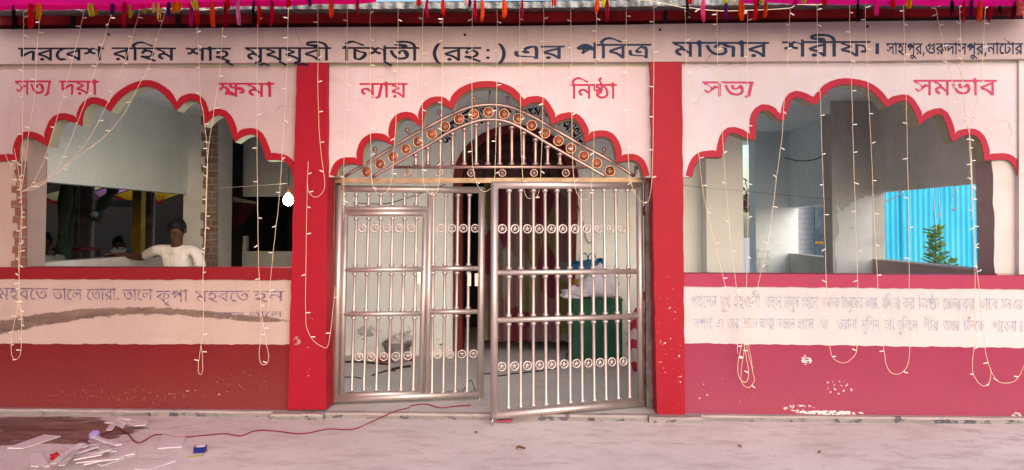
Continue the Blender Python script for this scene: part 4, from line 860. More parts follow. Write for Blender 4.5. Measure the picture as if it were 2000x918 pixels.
for x, y in ((715.6,335.8),(741.8,320.6),(767.5,306.4),(792.6,291),(816.5,277),(843,261.7),(869,247),(896.8,232.6),(925.4,223.4),(954.4,219.4),(984.5,222.7),(1012,231.5),(1038.5,244.7),(1064.4,260),(1090.8,275),(1115,290),(1140,304.6),(1165.6,318.9),(1191,334)):
    p = G(x, y, -.004)
    mb = MB(); mb.lathe(p + Vector((0,.008,0)), (0,-1,0), [(0,.030),(.008,.033),(.012,.030),(.013,.001)], 18)
    md = obj('medallion', mb, M['medal'], arch_t)
    rl = ring(MB(), p + Vector((0,-.006,0)), AX, AZ, .038, .0055, 20)
    q = p + Vector((0,-.008,0))
    K = .021
    for pts in ([(-.9,-.45),(-.75,.35),(-.45,-.5),(-.2,-.55)], [(-.15,.75),(-.2,-.5),(.15,-.6)], [(.15,.6),(.15,-.45),(.4,-.55),(.5,.0)], [(.75,.8),(.7,-.6)], [(-.55,.55),(0,.95),(.5,.7)], [(-.7,-.85),(0,-.7),(.7,-.9)]):
        rl.tube([q + AX*(a*K) + AZ*(b*K) for a, b in pts], .0032, 5)
    obj('relief', rl, M['medal_gold'], md)
for x in (796.5, 858, 920, 981, 1043, 1105):
    p = G(x, 338)
    md = obj('star_medallion', ring(MB(), p, AX, AZ, .0265, .0058, 18), M['copper'], arch_t)
    obj('star', star(MB(), p, AX, AZ, AN, .021, .006), M['copper'], md)
for x0, y0, x1, y1 in ((671,343,667,328),(736,306,732,291),(802,266,795,254),(863,233,858,219),(929,206,925,191),(988.5,206,991,191),(1055.6,236,1060,217.6),(1114,270,1119,254.6),(1176.6,306,1180,292),(1238.7,343,1242,328)):
    a, b = G(x0, y0), G(x1, y1); d = (b - a).normalized(); L = (b-a).length
    mb = MB().lathe(a, d, [(0,.009),(L*.55,.009),(L*.62,.013),(L*.7,.009),(L*.8,.009)], 8); mb.ball(b, .0175, 10, 7)
    obj('finial', mb, M['copper'], arch_t)
obj('king_post', MB().tube([G(957, 171), G(956, 204)], .0085, 8), M['brass'], arch_t)
for x0, x1 in ((643, 656), (1259, 1272)):
    p0, p1 = at(x0, 352, GY), at(x1, 352, GY)
    obj('gate_post', MB().box((p0.x, GY - .03, FZ), (p1.x, GY + .05, p0.z)), M['post'], arch_t)

def leaf(name, label, hx, ang, spec):
    H = at(hx, 600, GY - .005); n = Vector((-math.sin(ang), math.cos(ang), 0)); ax = Vector((math.cos(ang), math.sin(ang), 0)); an = -n
    P = lambda x, y, o=0.0: atP(x, y, H, n) + an * o
    t = thing(name, (H.x, H.y, FZ), label, 'gate')
    def frame(q, r, nm, par):
        mb = MB(); c = [P(*p) for p in q]
        for a, b in zip(c, c[1:] + c[:1]):
            d = (b-a).normalized()*r*.6; mb.tube([a-d, b+d], r, 10)
        for p in c: mb.ball(p, r*1.03, 8, 6)
        return obj(nm, mb, M['steel'], par)
    def smed(par, x, y, r=.030):
        p = P(x, y)
        md = obj('star_medallion', ring(MB(), p, ax, AZ, r, .006, 18), M['steel'], par)
        obj('star', star(MB(), p, ax, AZ, an, r*.80, .007), M['steel'], md)
    fr = frame(spec['frame'], .0275, 'frame', t)
    for a, b in spec['rails']: obj('rail', MB().tube([P(*a), P(*b)], .019, 10), M['steel'], t)
    for a, b in spec['bars']: baluster(t, P(*a), P(*b))
    for x, y in spec['meds']: smed(t, x, y)
    if 'divider' in spec:
        a, b = spec['divider']; obj('divider', MB().tube([P(*a), P(*b)], .021, 10), M['steel'], t)
    if 'wicket' in spec:
        w = frame(spec['wicket']['frame'], .0215, 'wicket_door', t)
        w['label'] = 'small wicket door in the gate leaf'
        for a, b in spec['wicket']['rails']: obj('rail', MB().tube([P(*a, .004), P(*b, .004)], .018, 10), M['steel'], w)
        for a, b in spec['wicket']['bars']: baluster(w, P(*a), P(*b))
        for x, y in spec['wicket']['meds']:
            md = obj('star_medallion', ring(MB(), P(x, y), ax, AZ, .030, .006, 18).add(*(lambda m: (m.v, m.f))(star(MB(), P(x, y), ax, AZ, an, .024, .007))), M['steel'], w)
        lx, ly = spec['wicket']['lock']
        obj('lock_plate', MB().obox(P(lx, ly, .022), ax*.014, n*.006, AZ*.045).obox(P(lx, ly+2, .03), ax*.003, n*.004, AZ*.008), M['steel'], w)
    for x, y in spec.get('latches', ()): obj('latch_plate', MB().obox(P(x, y, .018), ax*.014, n*.008, AZ*.05), M['steel'], t)
    for x, y in spec['hinges']:
        h = P(x, y); obj('hinge', MB().tube([h - AZ*.035, h + AZ*.035], .011, 8).obox(h, ax*.028, n*.006, AZ*.022), M['hinge'], t)
    if 'bolt' in spec:
        a, b = spec['bolt']; obj('drop_bolt', MB().tube([P(*a), P(*b)], .007, 8), M['steel'], t)
    return t
def lin(P0, P1, x): return P0[1] + (P1[1]-P0[1])*(x-P0[0])/(P1[0]-P0[0])
wtx = (696,720,743.5,767,790.5,813.5); wbx = (687,710.5,734.6,759,783,807)
bars = []; 
for a, b in zip(wtx, wbx):
    X = lambda y, a=a, b=b: a + (b-a)*(y-422)/(764-422)
    bars += [((X(424), 424), (X(522), 522)), ((X(532), 532), (X(609), 609)), ((X(618), 618), (X(764), 764))]
rb = []
for a, b in ((847.5,843.5),(871,865.6),(895,889),(917,912)):
    X = lambda y, a=a, b=b: a + (b-a)*(y-375)/(395)
    rb += [((X(378), 378), (X(520), 520)), ((X(530), 530), (X(604.5), 604.5)), ((X(614), 614), (X(770), 769 - (a-847)*.03))]
sb = [((x, 377), (x - .6, 402)) for x in (672.5,696,720,744,767,790.5,813.5)]
spec = dict(frame=[(664,368),(941,371.5),(938,769),(655,780)], divider=((840,372),(834,773)),
    rails=[((667,408),(836,407.5)), ((842,525),(934,524)), ((838,609),(933,608.5))], bars=rb + sb,
    meds=[(860.5,446),(882.5,446),(905,446),(928,446),(854.6,692),(878.7,692),(902,691.5),(924.6,691)],
    wicket=dict(frame=[(675,417),(831,417),(822,768),(667,772)], rails=[((673,527.5),(828,526)), ((671,613.5),(826,612))], bars=bars,
        meds=[(707.5,445.5),(732,445.5),(756,445.5),(779.5,445.5),(803,445.5),(701,697),(725,697),(749.4,696.6),(772.8,696),(796.4,695)], lock=(818,542)),
    latches=[(916,546),(930,546)], hinges=[(653,415),(650,572),(647,735)], bolt=((937,776),(936,790)))
leaf('gate_leaf', 'steel gate leaf with a small wicket door, swung slightly inwards', 657, R(11), spec)
bars = []
for a, b in zip((994.5,1017,1042,1064.5,1088,1112,1134.5,1157,1179.5,1202,1225.5), (993,1017,1041.6,1066.6,1090,1114,1137.5,1161,1184,1208,1230)):
    X = lambda y, a=a, b=b: a + (b-a)*(y-368)/(430)
    yr1 = lin((972,532.5),(1247,530), a); yr2 = lin((972,625.5),(1249,618), a); ybt = lin((970,805),(1252,780), a)
    bars += [((X(369), 369), (X(yr1-5), yr1-5)), ((X(yr1+5), yr1+5), (X(yr2-5), yr2-5)), ((X(yr2+5), yr2+5), (X(ybt-4), ybt-4))]
spec = dict(frame=[(966,361.5),(1249,362.5),(1252,786),(965,811)], rails=[((969,532.5),(1247,530)), ((969,625.5),(1249,618))], bars=bars,
    meds=[(x, 447) for x in (981,1006,1030,1053,1077,1099.5,1123,1146,1169,1192,1214)] + [(x, 716 - i) for i, x in enumerate((980,1005,1030,1054,1077.5,1102,1126,1149,1172,1195,1217.5))],
    hinges=[(1258,412),(1260,578),(1261,742)], bolt=((962,815),(961,832)))
leaf('gate_leaf', 'plain steel gate leaf swung outwards over the step', 1255, R(20), spec)

# ------------------------------------------------------------------ canopy over the courtyard
def canopy(x0, x1, yl, label, mat, y_front=-.78, depth=4.2):
    a, b = at(x0, 400, y_front).x, at(x1, 400, y_front).x
    def fn(u, v):
        px = x0 + (x1-x0)*u
        e = at(px, yl(px), y_front)
        y = y_front - v*depth
        sag = .05*math.sin(u*math.pi*5)**2*(1-v*.5) + .03*math.sin(u*31+v*9)
        return Vector((e.x, y, e.z + .30*v**.8 + (sag if v > .01 else 0)))
    t = obj('canopy_cloth', MB().grid(fn, 40, 16), mat, None, label, 'canopy')
    h = MB()
    def hem(u, v):
        p = fn(u, 0); return p + Vector((0, .003*math.sin(u*80), .012 - v*.045 - .004*math.sin(u*60)))
    obj('hem', h.grid(hem, 80, 1), mat, t)
    return t
def yl_left(x):
    P = [(-900,14),(0,12),(60,9),(240,11),(300,7),(390,5),(560,2),(700,-3),(760,-6)]
    for (a, b), (c, d) in zip(P, P[1:]):
        if a <= x <= c: return b + (d-b)*(x-a)/(c-a)
    return P[-1][1]
canopy(-700, 735, yl_left, 'magenta cloth canopy hanging over the left half of the courtyard', M['magenta'], depth=9.0)  # unseen length stretched towards the viewer to shade the left side
canopy(1445, 2300, lambda x: -4 + max(0, (x-1445))*.014 if x < 1800 else 1 + (x-1800)*.012, 'hot pink cloth canopy hanging over the right end of the courtyard', M['magenta_r'], depth=2.6)

# ------------------------------------------------------------------ yarn tassels along the canopy edge
TC = {'black':(.012,.008,.012),'red':(.62,.012,.012),'amber':(.75,.33,.01),'purple':(.10,.012,.16),'orange':(.80,.22,.01),'crimson':(.40,.006,.035),
      'yellow':(.62,.55,.03),'olive yellow':(.42,.38,.03),'pale yellow':(.80,.62,.18),'indigo':(.05,.02,.18),'magenta':(.55,.01,.20),'lime yellow':(.62,.62,.05),
      'orange red':(.78,.07,.012),'dark red':(.28,.006,.02),'lilac pink':(.75,.25,.55),'maroon':(.14,.006,.02),'pink':(.72,.05,.20),'hot pink':(.85,.02,.30),'dark purple':(.09,.008,.09),'salmon':(.70,.20,.14),'pink and white':(.75,.45,.48),'cream':(.80,.66,.38)}
TM = {k: cloth(k.replace(' ', '_') + '_yarn', v + (1,), .25, .3, 60) for k, v in TC.items()}
def tassel(x, yb, col, w, y0=-6, seed=0):
    r = random.Random(seed*7+3); Y = -.76 - r.uniform(0, .06)
    a, b = at(x, y0, Y), at(x + r.uniform(-2, 2), yb, Y)
    W = w/2/1456*(Y+5.6); L = a.z - b.z
    mb = MB()
    mb.tube([a + Vector((0,0,.05)), a - Vector((0,0,.004))], .0025, 5)
    mb.ball(a, W*.55, 6, 5, (1,1,1.4))
    bend = r.uniform(-.35, .35)*W
    for k in range(15):
        q = r.random()**.5; an = r.uniform(0, 6.28); ox, oy = math.cos(an)*q, math.sin(an)*q
        l = L*(1 - r.random()**2*.22); pts = []
        for j in range(5):
            t = j/4
            wd = W*(.25 + .75*min(1, t*2.2))*(1 - .25*max(0, t-.6))
            pts.append(Vector((a.x + (b.x-a.x)*t + ox*wd + bend*math.sin(t*3.1)*2 + r.uniform(-.1,.1)*W, Y + oy*wd, a.z - l*t)))
        mb.tube(pts, [W*.16, W*.24, W*.24, W*.22, W*.10], 5)
    return mb, a
TT = [(27,58,'black',6),(60,58,'red',10),(74,40,'amber',11),(178,33,'lime yellow',10),(187,28,'orange',9),(218,29,'purple',8),(239,12,'orange',9),(243,54,'crimson',8),(251,36,'olive yellow',9),
 (283,26,'olive yellow',9),(301,26,'pale yellow',9),(309,38,'pale yellow',8),(315,18,'red',6),(331,35,'indigo',7),(341,24,'orange',17),(371,52,'magenta',9),(384,20,'lime yellow',13),(385,53,'red',8),(416,55,'orange red',9),
 (441,55,'dark red',7),(446,19,'red',9),(466,49,'lilac pink',8),(497,46,'black',5),(505,52,'red',8),(529,53,'crimson',8),(560,17,'red',9),(605,13,'purple',7),(648,35,'orange red',9),(699,32,'dark red',6),
 (817,12,'red',9),(836,36,'crimson',7),(866,31,'red',8),(909,12,'pink and white',9),(916,15,'dark purple',6),(928,40,'crimson',8),(940,43,'orange red',8),(983,36,'orange red',9),
 (1020,40,'crimson',6),(1080,12,'red',9),(1165,25,'orange red',9),(1180,15,'yellow',9),(1186,43,'dark red',7),(1340,44,'black',6),(1346,10,'red',9),(1375,44,'pink',10),(1419,8,'yellow',10),(1420,42,'dark purple',8),(1432,11,'cream',9),
 (1445,41,'orange red',12),(1474,41,'red',9),(1480,15,'purple',9),(1487,9,'yellow',9),(1493,35,'orange red',8),(1551,12,'magenta',9),(1570,6,'yellow',8),(1611,11,'red',9),(1677,45,'black',5),(1712,31,'hot pink',10),(1745,17,'red',8),
 (1776,18,'amber',12),(1858,31,'black',6),(1884,44,'crimson',8),(1900,38,'dark purple',7),(1914,44,'orange red',10),(1934,43,'crimson',8),(1955,28,'black',5),(1979,38,'maroon',8),(1988,30,'salmon',10)]
ORD = ['first','second','third','fourth','fifth','sixth','seventh','eighth','ninth','tenth','eleventh','twelfth','thirteenth','fourteenth']
cnt = {}
tot = {}
for x, yb, c, w in TT: tot[c] = tot.get(c, 0) + 1
def near(x):
    for lim, s in ((560,'above the left arch'),(680,'above the left red pillar'),(1250,'above the gate'),(1350,'above the right red pillar'),(9999,'above the right arch')):
        if x < lim: return s
for i, (x, yb, c, w) in enumerate(TT):
    mb, a = tassel(x, yb, c, w, -6 if yb > 20 else -9, i)
    k = cnt.get(c, 0); cnt[c] = k + 1
    how = 'short' if yb < 21 else ('long' if yb > 40 else 'medium')
    lab = f"{how} {c} yarn tassel {near(x)}" + (f", {ORD[k]} {c} from left" if tot[c] > 1 else '')
    obj('tassel', mb, TM[c], None, lab, 'tassel', 'yarn tassels along the canopy edge', origin=a)
cd = MB().tube([at(x, -8 + .0*x, -.78) + Vector((0,0,random.uniform(-.006,.006))) for x in range(-60, 2061, 40)], .003, 5)
obj('twine', cd, M['wire'], None, 'thin cord strung along the canopy edge carrying the yarn tassels', 'cord')

# ------------------------------------------------------------------ fairy lights
bulb_mesh = None
def make_bulb():
    mb = MB().lathe((0,0,0), (1,0,0), [(0,.0026),(.008,.0040),(.011,.0044),(.027,.0044),(.032,.0028),(.034,.0003)], 7)
    me = bpy.data.meshes.new('bulb'); me.from_pydata(mb.v, [], mb.f); me.polygons.foreach_set('use_smooth', mb.sm); me.materials.append(M['bulb']); return me
bulb_mesh = make_bulb()
def fairy(label, pts, Y=-.13, r=.0019, step=62, start=25, group='fairy light strings hanging over the facade'):
    rn = random.Random(int(pts[0][0]*13 + pts[0][1]))
    P3 = []
    for p in pts:
        x, y = p[:2]; yy = p[2] if len(p) > 2 else Y
        P3.append(at(x, y, yy))
    sp = spline(P3, 6)
    sp = [p + Vector((rn.uniform(-.0015,.0015), rn.uniform(-.0015,.0015), 0)) for p in sp]
    w = obj('fairy_light_string', MB().tube(sp, r, 5), M['wire'], None, label, 'string light', group, origin=sp[0])
    d, nxt, st = 0, start/260, step/260
    for a, b in zip(sp, sp[1:]):
        L = (b-a).length
        while d + L > nxt:
            p = a + (b-a)*((nxt-d)/max(L,1e-6))
            o = bpy.data.objects.new('bulb', bulb_mesh); COL.objects.link(o); o.parent = w
            o.location = p - sp[0]
            sgn = rn.choice((0, math.pi))
            o.rotation_euler = (0, rn.uniform(-.6, .6), sgn + rn.uniform(-.5, .5))
            nxt += st*rn.uniform(.75, 1.25)
        d += L
    return w
Yt = -.62      # hooked on the canopy cord, then falls to the wall
KN = (40, 371)
fairy('fairy light string falling past the first letter at the far left of the inscription', [(46,14,-.55),(46,57),(45,130),(44,256),(42,330),KN])
fairy('fairy light string falling from the yellow tassel near the left end of the beam', [(77,40,-.6),(75,60),(71,110),(68,180),(57,253),(48,330),(41,371)], step=110)
fairy('slanting fairy light string over the word on the far left, reaching the leftmost cusps', [(166,14,-.55),(157,55),(138,130),(113,225),(98,275),(82,323),(62,360),(43,374)])
fairy('slanting fairy light string crossing the left arch between its two lowest left lobes', [(217,30,-.6),(208,60),(188,130),(167,197),(148,248),(128,297),(100,343),(60,366),(44,373)])
fairy('slanting fairy light string crossing the steep left side of the left arch', [(275,12,-.55),(265,50),(240,130),(208,205),(183,255),(158,292),(110,340),(70,368),(44,374)])
fairy('slanting fairy light string crossing the top of the left arch', [(325,18,-.55),(313,55),(290,130),(272,165),(243,220),(207,264),(150,308),(90,355),(45,374)])
fairy('gathered fairy light string hanging down the exposed bricks at the left end', [(10,300),(38,368),(43,430),(39,500),(37,545),(36,590),(24,650),(22,688),(30,702),(40,690),(42,640),(36,585)], step=28)
fairy('second gathered fairy light string twisted over the exposed bricks', [(28,290),(41,372),(41,430),(36,500),(38,548),(40,600),(46,632)], step=26)
fairy('fairy light string hanging in front of the bare brick column behind the left arch', [(385,54,-.5),(388,100),(391,190),(396,215),(400,250),(405,300),(403,400),(399,500),(396,550),(397,640),(390,690),(387,720),(391,732),(396,722),(395,690),(392,672)])
fairy('fairy light string joining the one before the brick column from its right side', [(435,54,-.5),(430,130),(418,215),(411,260),(405.5,305),(403,360),(401,440),(396.5,540)])
fairy('fairy light string straight down the right half of the left arch, ending looped', [(503,8,-.55),(503,60),(502,250),(503,380),(505,520),(508,560),(510,650),(506,690),(510,710),(520,711),(525,697),(520,670),(512,620)])
fairy('slightly slanting fairy light string beside the glowing bulb', [(563,14,-.55),(560,140),(551,305),(545,390),(535,480),(528,550),(524,610)])
fairy('fairy light string looped over the upper part of the left red pillar', [(620,4,-.55),(621,60),(621,180),(625,280),(634,355),(628,378),(615,385),(603,375),(600,358)])
fairy('fairy light string running down the left red pillar and looping to the gate post', [(602,315),(600,360),(598,480),(597,610),(600,643),(612,665),(628,676),(641,674),(650,610),(655,560)])
gm = -.10
fairy('fairy light string hanging beside the left red pillar over the gate corner', [(679,5,-.55),(678,60,gm),(676,200,gm),(672,308,gm),(671,430,gm)])
fairy('first fairy light string from the left looped over the top of the gate', [(723,5,-.55),(723,60,gm),(724,265,gm),(726,350,gm),(735,375,gm),(750,379,gm),(762,363,gm),(767,330,gm),(771,270,gm),(774,220,gm),(777,100,gm),(778,5,-.55)])
fairy('second fairy light string from the left looped over the top of the gate', [(828,5,-.55),(825,60,gm),(825,215,gm),(826,340,gm),(833,372,gm),(846,380,gm),(857,362,gm),(861,290,gm),(863,190,gm),(865,60,gm),(865,35,-.55)])
fairy('third fairy light string from the left looped over the gate, below the apex', [(923,5,-.55),(922,60,gm),(922,170,gm),(922,300,gm),(926,340,gm),(935,366,gm),(948,374,gm),(962,362,gm),(967,330,gm),(970,200,gm),(971,60,gm),(971,5,-.55)])
fairy('fourth fairy light string from the left looped over the gate, beside the apex', [(1015,4,-.55),(1015,60,gm),(1017,240,gm),(1020,330,gm),(1026,380,gm),(1040,387,gm),(1053,372,gm),(1058,290,gm),(1061,180,gm),(1062,60,gm),(1062,4,-.55)])
fairy('fifth fairy light string from the left looped over the top of the gate, right slope', [(1115,5,-.55),(1115,60,gm),(1117,240,gm),(1120,340,gm),(1128,380,gm),(1140,391,gm),(1152,380,gm),(1158,330,gm),(1162,200,gm),(1165,60,gm),(1165,25,-.55)])
fairy('sixth fairy light string looped over the top of the gate, at the right red pillar', [(1223,2,-.55),(1223,60,gm),(1226,240,gm),(1230,345,gm),(1245,384,gm),(1262,396,gm),(1272,365),(1276,250),(1277,60),(1277,5,-.55)])
fairy('slanting fairy light string nearest the right red pillar in the right arch', [(1337,16,-.55),(1339,45),(1341,130),(1354,250),(1366,310),(1373,375),(1390,450),(1417,560),(1436,640),(1441,690)])
fairy('fairy light string over the lowest left lobe of the right arch', [(1400,20,-.55),(1401,60),(1402,130),(1411,260),(1418,370),(1428,480),(1438,560),(1450,650),(1441,710),(1444,738),(1458,746),(1462,725),(1456,690),(1452,665)])
fairy('straight fairy light string between the two left columns seen in the right arch', [(1460,20,-.55),(1460,60),(1460,300),(1461,420),(1458,560),(1456,660),(1447,730),(1451,750),(1462,757),(1473,745),(1470,725),(1461,690),(1457,665)])
fairy('fairy light string leaning left across the steep left side of the right arch', [(1543,16,-.55),(1541,60),(1537,130),(1531,205),(1527,270),(1515,360),(1502,460),(1480,560),(1463,660),(1467,700),(1470,722)])
fairy('fairy light string in front of the grey column, joined to its neighbour by a loop', [(1596,9,-.55),(1596,60),(1598,150),(1602,185),(1606,310),(1610,420),(1614,560),(1619,660),(1626,697),(1646,709),(1663,701),(1673,685),(1674,650),(1675,560),(1670,400),(1666,270),(1663,150),(1660,60),(1659,4,-.55)])
fairy('fairy light string over the blue fence, joined to its neighbour by a long loop', [(1690,5,-.55),(1691,60),(1696,180),(1702,300),(1707,420),(1715,560),(1725,670),(1733,718),(1751,731),(1770,718),(1777,680),(1776,560),(1773,330),(1770,190),(1768,130),(1766,60),(1765,5,-.55)])
K2 = (1893, 258)
fairy('slanting fairy light string crossing the right hand word to the rightmost lobes', [(1826,5,-.55),(1832,38),(1850,120),(1878,225),K2,(1898,330),(1902,430),(1907,520),(1912,560),(1924,680),(1935,722),(1950,745),(1975,747),(1990,735),(2001,712)], step=40)
fairy('middle fairy light string gathered at the right end of the right arch', [(1874,4,-.55),(1876,60),(1884,220),(1894,262),(1897,330),(1901,430),(1904,520),(1903,660),(1899,718),(1908,744),(1922,754),(1933,745),(1936,722)], step=44)
fairy('right fairy light string slanting left into the gathered bundle', [(1925,6,-.55),(1922,60),(1918,130),(1906,205),(1893.5,260),(1896,340),(1899,430)], step=60)
fairy('short fairy light string at the far right end of the beam', [(1998,5,-.55),(1999,40,-.3),(2003,120)], step=70)
fairy('fairy light wire running along the roof edge above the gate and right arch', [(1175,-3,-.56),(1255,0,-.56),(1278,3,-.56),(1335,15,-.56),(1345,15,-.56),(1400,21,-.56),(1470,20,-.56),(1540,16,-.56),(1555,9,-.56),(1602,9,-.56),(1630,-2,-.56)], step=80, r=.003)
fairy('fairy light wire running along the roof edge above the left arch', [(256,13,-.56),(275,12,-.56),(325,16,-.56),(351,19,-.56),(365,10,-.56),(395,20,-.56),(450,10,-.56),(503,8,-.56),(565,5,-.56),(620,5,-.56),(680,4,-.56)], step=70, r=.003)
# thin dark wires
def wire(label, pts, r=.0016, mat='black', cat='wire'):
    p = list(pts) if isinstance(pts[0], Vector) else [at(*q) for q in pts]
    s = spline(p, 6); return obj('wire', MB().tube(s, r, 5), M[mat], None, label, cat, origin=s[0])
wire('thin dark wire stretched from the right red pillar into the right verandah', [(1300,345,-.06),(1337,362,.3),(1450,373,2.1),(1610,388,Yk-.02),(1706,391,Yk+.3)])
wire('sagging grey cable inside the right arch beside the column', [(1532,308,3.2),(1560,314,3.0),(1590,312,2.8),(1604,305,2.6)], .006)
wire('thin pale wire stretched across the dark part of the left arch', [(420,368,1.6),(480,364,1.1),(562,358,.35)], .002, 'wire')
wire('black wire hanging on the chamber wall right of the curtain', [(1128,400,2.33),(1140,440,2.32),(1143,462,2.33),(1150,474,2.32),(1157,472,2.33)], .005)
wire('thin wire trailing down the chamber wall to the blue bag', [(1120,350,2.33),(1128,420,2.33),(1122,480,2.32),(1125,515,2.2)], .004)
wire('thin wire crossing the pale wall behind the wicket door', [(690,396,2.33),(750,398,2.33),(800,385,2.32),(870,360,2.33)], .004)
M['redwire'] = plain('red_flex', (.22,.012,.03,1), .5, var=.2)
rw = [(196,850),(215,843),(230,838),(250,848),(262,861),(275,864),(300,850),(320,849),(350,854),(400,850),(440,847),(470,851),(500,841),(540,842),(590,847),(640,838),(690,838),(730,822),(770,804),(800,796)]
wire('red electric flex snaking across the courtyard floor to the gate', [atZ(x, y, .006 if y > 812 else .07) for x, y in rw], .0042, 'redwire', 'cable')
rw = [(800,793),(830,789),(860,796),(890,793),(920,791)]
wire('end of red flex lying on the gate step', [atZ(x, y, FZ + .01) for x, y in rw], .0042, 'redwire', 'cable')
rw = [(900,768),(912,752),(920,742),(925,754),(930,767)]
wire('thin dark wire bent up behind the left gate leaf', [at(x, y, .62) for x, y in rw], .0035, 'black')
wire('dark cable lying on the inner floor behind the gates', [atZ(x, y, FZ + .006) for x, y in ((945,730),(960,730),(975,734),(1000,730),(1030,727),(1070,722),(1100,712),(1108,690))], .006, 'black', 'cable')

# ------------------------------------------------------------------ glowing bulb by the left arch
bp = at(563, 391, .34)
lamp = thing('light_bulb', bp, 'glowing white bulb hanging at the right side of the left arch', 'bulb')
t = NT('glowing_bulb_glass'); t.b.inputs['Emission Color'].default_value = (1,.98,.95,1); t.b.inputs['Emission Strength'].default_value = 30.0; t.out((.9,.9,.9,1), .4)
gb = MB().lathe(bp + Vector((0,0,.052)), (0,0,-1), [(0,.016),(.012,.022),(.03,.036),(.055,.041),(.075,.036),(.09,.022),(.096,.002)], 14)
gl_ = obj('glass', gb, t.m, lamp); gl_.visible_shadow = True
pl_ = bpy.data.lights.new('bulb_light', 'POINT'); pl_.energy = 14.0; pl_.shadow_soft_size = .05; pl_.color = (.95, 1.0, .97)
plo = bpy.data.objects.new('bulb_light', pl_); COL.objects.link(plo); plo.parent = lamp; plo.location = (0, 0, -.06)
obj('socket', MB().lathe(bp + Vector((0,0,.115)), (0,0,-1), [(0,.006),(.004,.018),(.05,.02),(.062,.017)], 12), M['brass'], lamp)
obj('flex', MB().tube(spline([bp + Vector((0,0,.115)), bp + Vector((.01,0,.5)), bp + Vector((0,.05,CZ - bp.z))], 4), .003, 5), M['black'], lamp)

# ------------------------------------------------------------------ things inside the chamber porch
def curtain():
    t = NT('patterned_curtain_cloth')
    X, Y, Z = t.sep()
    k = t.n('ShaderNodeTexVoronoi'); k.inputs['Scale'].default_value = 3.2
    mp = t.n('ShaderNodeMapping'); mp.inputs['Scale'].default_value = (1.9, .3, .75); t.l(t.tc, mp.inputs[0]); t.l(mp.outputs[0], k.inputs['Vector'])
    sp = t.n('ShaderNodeSeparateColor'); t.l(k.outputs['Color'], sp.inputs[0])
    c = t.mix(t.ramp(sp.outputs[0], .42, .46), (.105,.018,.030,1), (.115,.10,.042,1))
    c = t.mix(t.ramp(sp.outputs[0], .60, .64), c, (.16,.14,.13,1))
    c = t.mix(t.ramp(sp.outputs[1], .70, .74), c, (.14,.075,.08,1))
    t.out(c, .9)
    ex0, ex1 = at(944, 600, 2.62), at(1118, 600, 2.62); zb_ = at(1000, 667, 2.62).z; zt = at(1000, 300, 2.62).z
    def fn(u, v):
        return Vector((ex0.x + (ex1.x-ex0.x)*u, 2.62 + .035*math.sin(u*44 + .6*math.sin(v*3)) + .02*math.sin(u*17+1), zb_ + (zt-zb_)*v + .008*math.sin(u*30)*(1-v)))
    mb = MB().grid(fn, 110, 10)
    vs = [p + Vector((0,.004,0)) for p in mb.v]; f2 = [tuple(reversed(f)) for f in mb.f]
    mb.add(vs, f2, True)
    return obj('curtain', mb, t.m, None, 'red, olive and grey patterned curtain hanging in the inner doorway', 'curtain', origin=(ex0.x, 2.62, zb_))
curtain()
M['green'] = plain('green_painted_sheet_metal', (.014,.085,.05,1), .5, var=.25, scale=5)
M['bundle'] = plain('white_cotton_bundle', (.62,.60,.68,1), .9, var=.12, scale=9)
M['bluebag'] = plain('blue_woven_plastic', (.008,.09,.22,1), .4, var=.35, scale=20)
M['yellowbox'] = plain('yellow_carton', (.50,.30,.03,1), .6, var=.3, scale=12)
YB = 1.98
p0, p1 = at(1119, 700, YB), at(1215, 584, YB)
box = thing('tin_trunk', (p0.x, YB, FZ), 'green metal cabinet standing against the inner wall behind the right gate leaf', 'cabinet')
bz = p1.z
obj('body', MB().box((p0.x, YB, FZ), (p1.x, YB + .34, bz - .02)), M['green'], box)
obj('lid', MB().box((p0.x - .008, YB - .010, bz - .018), (p1.x + .008, YB + .348, bz)), M['green'], box)
obj('handle', MB().tube(spline([Vector((p0.x+.20, YB-.004, bz-.16)), Vector((p0.x+.215, YB-.02, bz-.165)), Vector((p0.x+.26, YB-.02, bz-.165)), Vector((p0.x+.275, YB-.004, bz-.16))], 4), .005, 6), M['black'], box)
def lump(name, c, r, sc, mat, label, cat, seed, amp=.18, fz=0, tip=0.0):
    mb = MB().ball((0,0,0), 1, 26, 18)
    rn = random.Random(seed); ph = [rn.uniform(0, 6) for _ in range(6)]
    c = Vector(c)
    out = []
    for v in mb.v:
        k = 1 + amp*(math.sin(v.x*4+ph[0])*math.sin(v.y*5+ph[1]) + .6*math.sin(v.z*7+ph[2]+v.x*3) + .35*math.sin(v.x*13+ph[3])*math.sin(v.z*11+ph[4]))
        w = v*k
        z = max(w.z, -.78)
        if tip and z > 0: f = (1 - tip*z); w = Vector((w.x*f, w.y*f, w.z))
        out.append(Vector((c.x + w.x*r*sc[0], c.y + w.y*r*sc[1], c.z + (z + .78)*r*sc[2])))
    mb.v = out
    return obj(name, mb, mat, None, label, cat, origin=c)
q = at(1166, 582, YB + .16)
lump('cloth_bundle', (at(1170, 582, YB+.16).x, YB + .15, bz), .20, (1.02,.8,.98), M['bundle'], 'large white cloth bundle tied at the top on the green cabinet', 'bundle', 5, .10, tip=.62)
lump('cloth_bundle', (at(1124, 582, YB+.08).x, YB + .07, bz), .12, (1.2,.8,.52), M['bundle'], 'small crumpled white cloth at the left edge of the green cabinet', 'cloth', 9, .3)
c0 = Vector((at(1137, 556, 2.22).x, 2.24, bz))
obj('carton', MB().obox(c0 + Vector((0,0,.085)), (.075,.02,0), (-.02,.07,0), (0,0,.085)).obox(c0 + Vector((0,0,.17)), (.078,.02,0), (-.02,.073,0), (0,0,.004)), M['yellowbox'], None, 'yellow carton behind the white bundle on the green cabinet', 'carton', origin=c0)
bb0 = Vector((at(1147, 525, 2.22).x, 2.18, at(1147, 526, 2.18).z))
